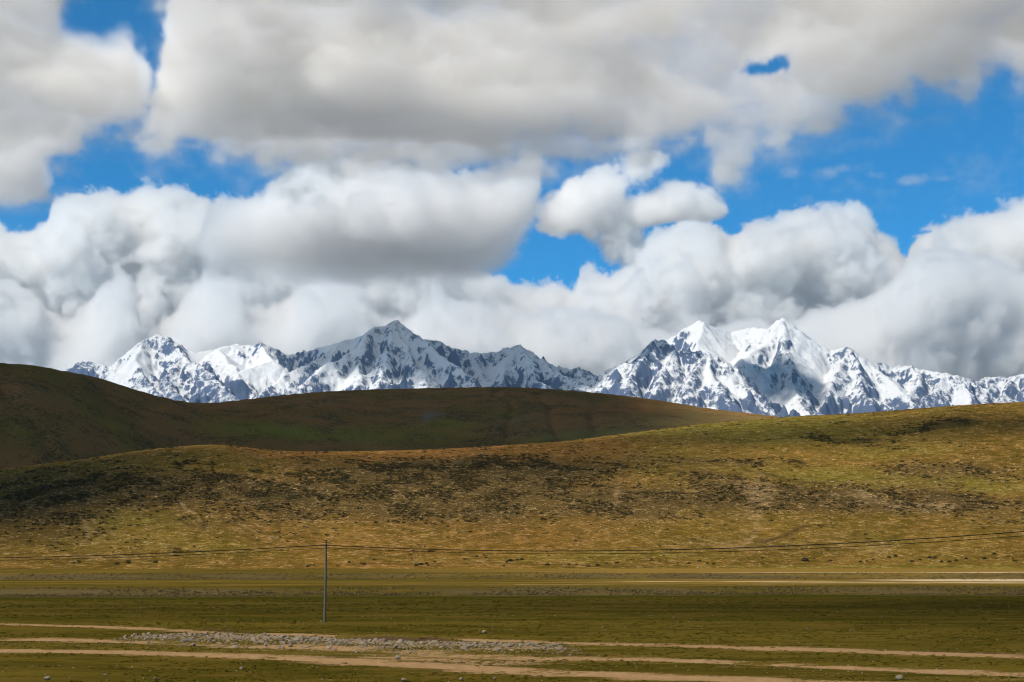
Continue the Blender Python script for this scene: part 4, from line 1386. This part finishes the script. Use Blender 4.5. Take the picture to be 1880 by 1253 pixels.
def build_plants():
    rs = np.random.RandomState(12)
    X, Y, Z, T = NH
    # dark cushion scrub on the hill side
    w = np.clip(NM['scrub'], 0, 1.2) ** 1.5 * 1.0 + NM['mat'] * 1.6 + .02
    cl = fbm(X, Y * .6, 16, 3, .6, 201)
    w = np.where((T > .02) & (T < 1.0), w, 0) * sstep(-.18, .25, cl) * np.hypot(X, Y) * T.clip(.2, 1)
    pick = rs.choice(w.size, 15000, p=(w / w.sum()).ravel())
    items = []
    for k in pick:
        i, j = divmod(int(k), X.shape[1])
        s = rs.uniform(.5, 1.5)
        items.append((rs.randint(5), X[i, j] + rs.uniform(-1.2, 1.2), Y[i, j] + rs.uniform(-1, 1), Z[i, j] - .05, s * rs.uniform(1, 1.7), s, s * rs.uniform(.5, .9), 0.0))
    merged('hillside_scrub', [leaf_clump(500 + i, 20, .5, .55, .22) for i in range(5)], items, bush_material('dark_scrub', (0.038, 0.029, 0.010), (0.085, 0.060, 0.020)), smooth=False)
    # grey-brown brush along the two terrace edges
    items = []
    for k in range(15000):
        first = rs.rand() < .55
        x = rs.uniform(-100, 100) if first else rs.uniform(-145, 150)
        if first:
            y = float(step1(np.array([x]))[0]) + abs(rs.normal(0, 5.0)) - 4.5
        else:
            y = float(step2(np.array([x]))[0]) + rs.normal(0, 6.5)
        if perlin(np.array([x / 17]), np.array([y / 5]), 231)[0] + .3 * perlin(np.array([x / 4]), np.array([y / 3]), 232)[0] < rs.uniform(-.55, .25):
            continue
        s = rs.uniform(.25, .65)
        items.append((rs.randint(5), x, y, 0.0, s, s, s * rs.uniform(.5, 1.0), rs.uniform(0, 6.28)))
    zz = plain_z(np.array([i[1] for i in items]), np.array([i[2] for i in items]))
    items = [(a, b, c, z - .03, e, f, g, h) for (a, b, c, _, e, f, g, h), z in zip(items, zz)]
    merged('terrace_brush', [leaf_clump(520 + i, 16, .5, .8, .15) for i in range(5)], items, bush_material('grey_brush', (0.070, 0.050, 0.018), (0.150, 0.110, 0.050)), smooth=False)
    # short tufts on the plain
    items = []
    for k in range(26000):
        d = 60 * (215 / 60.) ** rs.rand()
        x, y = rs.uniform(-.41, .41) * d, d
        s = rs.uniform(.12, .34) * (0.7 + d / 200)
        items.append((rs.randint(5), x, y, 0.0, s, s, s * rs.uniform(.3, .55), rs.uniform(0, 6.28)))
    xx, yy = np.array([i[1] for i in items]), np.array([i[2] for i in items])
    zz = plain_z(xx, yy)
    ok = (np.abs(yy - track_a(xx)) > 1.2) & (np.abs(yy - track_b(xx)) > 1.6) & (np.abs(yy - track_c(xx)) > 1.8) & (fbm(xx * .5, yy, 9, 3, .6, 211) > -.12)
    items = [(a, b, c, z - .02, e, f, g, h) for ((a, b, c, _, e, f, g, h), z, k) in zip(items, zz, ok) if k]
    merged('grass_tufts', [leaf_clump(540 + i, 12, .5, .7, .20) for i in range(5)], items, bush_material('short_grass', (0.050, 0.041, 0.004), (0.095, 0.074, 0.009)), smooth=False)
    # single dark bushes along the foot of the hill
    mb = bush_material('dark_bush', (0.022, 0.024, 0.012), (0.050, 0.046, 0.022))
    ms = bush_material('bush_stem', (0.06, 0.04, 0.025), (0.09, 0.06, 0.035))
    spots = [(215, 1037), (235, 1035), (287, 1034), (566, 1041), (577, 1039), (640, 1033), (663, 1036), (669, 1037), (754, 1021), (764, 1039), (773, 1038), (783, 1036), (787, 1039), (798, 1033), (874, 1023), (888, 1021), (892, 1025), (925, 1040), (930, 1033),
             (936, 1031), (951, 1029), (958, 1028), (1007, 1022), (1004, 1039), (1045, 1038), (1057, 1038), (1079, 1041), (1097, 1039), (1113, 1035), (1133, 1035), (1246, 1035), (1264, 1036), (1284, 1031), (1298, 1036), (1310, 1037), (1400, 1037), (1477, 1031), (1483, 1032),
             (1495, 1027), (1523, 1031), (1579, 1033), (1590, 1031), (1603, 1029), (1631, 1025), (1643, 1023), (1674, 1033), (1690, 1029), (1708, 1025), (1716, 1026), (1728, 1033), (1744, 1033), (1754, 1031), (1774, 1027), (1796, 1028), (1806, 1027), (1824, 1018), (1829, 1027), (1858, 1027), (1085, 965), (1004, 979), (653, 962), (689, 962)]
    protos = []
    for v in range(3):
        root = bpy.data.objects.new('bush', None)
        COL.objects.link(root)
        mesh_obj('foliage', leaf_clump(560 + v, 130, .5, .75, .11), mb, root, False)
        bm = bmesh.new()
        rnd = random.Random(v)
        for k in range(6):
            a = rnd.uniform(0, 6.28)
            tip = Vector((.3 * math.cos(a), .3 * math.sin(a), rnd.uniform(.3, .5)))
            side = Vector((-math.sin(a), math.cos(a), 0)) * .02
            q = [bm.verts.new(p) for p in (side * 1.2, -side * 1.2, tip - side * .5, tip + side * .5)]
            bm.faces.new(q)
        bmesh.ops.solidify(bm, geom=bm.faces[:], thickness=.02)
        mesh_obj('stem', bm, ms, root)
        protos.append(root)
    for k, (px, py) in enumerate(spots):
        src = protos[k % 3]
        if k < 3:
            r = src
        else:
            r = src.copy()
            COL.objects.link(r)
            for ch in src.children:
                c = ch.copy()
                COL.objects.link(c)
                c.parent = r
        if py > 1041:
            x, y = on_plain(px, py)
            z = ground_z(x, y)
        else:
            x, y, z = hill_point(NH, px, py)
        s = rs.uniform(.7, 1.4) * (1.5 if px in (1477, 773, 936) else 1.0)
        r.location = (x, y, z - .05)
        r.scale = (s * rs.uniform(1, 1.5), s, s * rs.uniform(.7, 1.0))
        r.rotation_euler = (0, 0, 0)
        if py < 1000:
            tag(r, 'small dark bush standing alone on the lit hillside above the wires', 'bush', 'lone bushes on the open hillside')
        else:
            tag(r, 'small dark bush among others dotted along the foot of the golden hill', 'bush', 'dark bushes along the foot of the hill')


# ---- utility pole and wires
def build_pole_line():
    mw, t, bs = material('weathered_pole')
    p = S(t, t.node('ShaderNodeTexCoord').outputs['Object'])
    x, y, z = t.sep(p)
    n = t.noise(t.xyz(x * 14., y * 14., z * .8), 1.0, 5, .6)
    t.put(bs.inputs['Base Color'], t.mix(t.smooth(n, .3, .7), (0.085, 0.068, 0.048), (0.170, 0.140, 0.105)))
    bump(t, bs, n, .01, 1.0)
    md, t2, b2 = material('dark_fitting')
    b2.inputs['Base Color'].default_value = (0.03, 0.03, 0.033, 1)
    b2.inputs['Roughness'].default_value = .5
    mg, t3, b3 = material('glazed_insulator')
    b3.inputs['Base Color'].default_value = (0.10, 0.065, 0.05, 1)
    b3.inputs['Roughness'].default_value = .25
    mwire, t4, b4 = material('wire')
    b4.inputs['Base Color'].default_value = (0.016, 0.015, 0.014, 1)
    x0, y0 = on_plain(596, 1142)
    z0 = ground_z(x0, y0)
    k = y0 / F
    hgt = 146 * k                          # 146 photo pixels tall
    root = bpy.data.objects.new('utility_pole', None)
    COL.objects.link(root)
    bm = bmesh.new()
    lathe(bm, [(.128, -.6), (.125, 0), (.112, hgt * .5), (.094, hgt * .955), (.088, hgt * .96)], 18)
    mesh_obj('pole_shaft', bm, mw, root)
    bm = bmesh.new()
    lathe(bm, [(.05, hgt * .955), (.05, hgt * .99), (.03, hgt), (.01, hgt + .01)], 10)
    mesh_obj('top_pin', bm, md, root)
    zt, zl = hgt - 9 * k, hgt - 14 * k
    for zz, sx in ((zt, -1), (zl, 1)):
        bm = bmesh.new()
        lathe(bm, [(.104, zz - .05), (.112, zz - .045), (.112, zz + .045), (.104, zz + .05)], 18)
        b = mesh_obj('clamp_band', bm, md, root)
        bm = bmesh.new()
        lathe(bm, [(.02, 0), (.02, .12), (.055, .125), (.06, .16), (.035, .175), (.06, .195), (.055, .23), (.02, .24)], 12, (sx * .0, 0, 0), 'X')
        if sx < 0:
            for v in bm.verts:
                v.co.x = -v.co.x
            bmesh.ops.reverse_faces(bm, faces=bm.faces[:])
        for v in bm.verts:
            v.co.x += sx * .10
            v.co.z += zz
        mesh_obj('insulator', bm, mg, root)
    root.location = (x0, y0, z0)
    tag(root, 'tall thin weathered grey utility pole standing alone on the green plain', 'utility pole')
    ends = []
    for (px, top, dist, lab) in ((-420, 1024, 150.0, 'utility pole beyond the left edge of the view carrying the same two wires'), (2330, 934, 104.0, 'utility pole beyond the right edge of the view carrying the same two wires')):
        r = root.copy()
        COL.objects.link(r)
        for ch in root.children:
            c = ch.copy()
            COL.objects.link(c)
            c.parent = r
        dx, dy, dz = ray(px, top)
        kk = dist / dy
        X, Y, Zt = dx * kk, dy * kk, CAM_H + dz * kk
        r.location = (X, Y, ground_z(X, Y))
        s = (Zt - ground_z(X, Y)) / zt
        r.scale = (1, 1, s)
        tag(r, lab, 'utility pole', 'utility poles along the plain')
        ends.append((X, Y, ground_z(X, Y), s))
    root['group'] = 'utility poles along the plain'
    # each wire runs on from pole to pole: one thing
    for lev, lab, rad in ((zt, 'upper dark wire of the power line strung across the plain from the pole', .040), (zl, 'lower thinner wire of the power line hanging just below the upper one', .024)):
        pts = []
        sx = -.28 if lev == zt else .28
        A = Vector((ends[0][0] + sx, ends[0][1], ends[0][2] + lev * ends[0][3]))
        B = Vector((x0 + sx, y0, z0 + lev))
        Cc = Vector((ends[1][0] + sx, ends[1][1], ends[1][2] + lev * ends[1][3]))
        for P, Q, sag in ((A, B, .55), (B, Cc, 1.55 if lev == zt else 1.5)):
            for i in range(61):
                u = i / 60
                if pts and i == 0:
                    continue
                v = P.lerp(Q, u)
                v.z -= 4 * sag * u * (1 - u)
                pts.append(v)
        bm = bmesh.new()
        prev = None
        for i, v in enumerate(pts):
            d = (pts[min(i + 1, len(pts) - 1)] - pts[max(i - 1, 0)]).normalized()
            s1 = d.cross(Vector((0, 0, 1))).normalized()
            s2 = s1.cross(d)
            ring = [bm.verts.new(v + (s1 * math.cos(a) + s2 * math.sin(a)) * rad) for a in (0, 1.0472, 2.0944, 3.1416, 4.1888, 5.236)]
            if prev:
                for a in range(6):
                    bm.faces.new((prev[a], prev[(a + 1) % 6], ring[(a + 1) % 6], ring[a]))
            prev = ring
        tag(mesh_obj('power_line', bm, mwire), lab, 'power line')


build_stones()
build_plants()
build_pole_line()
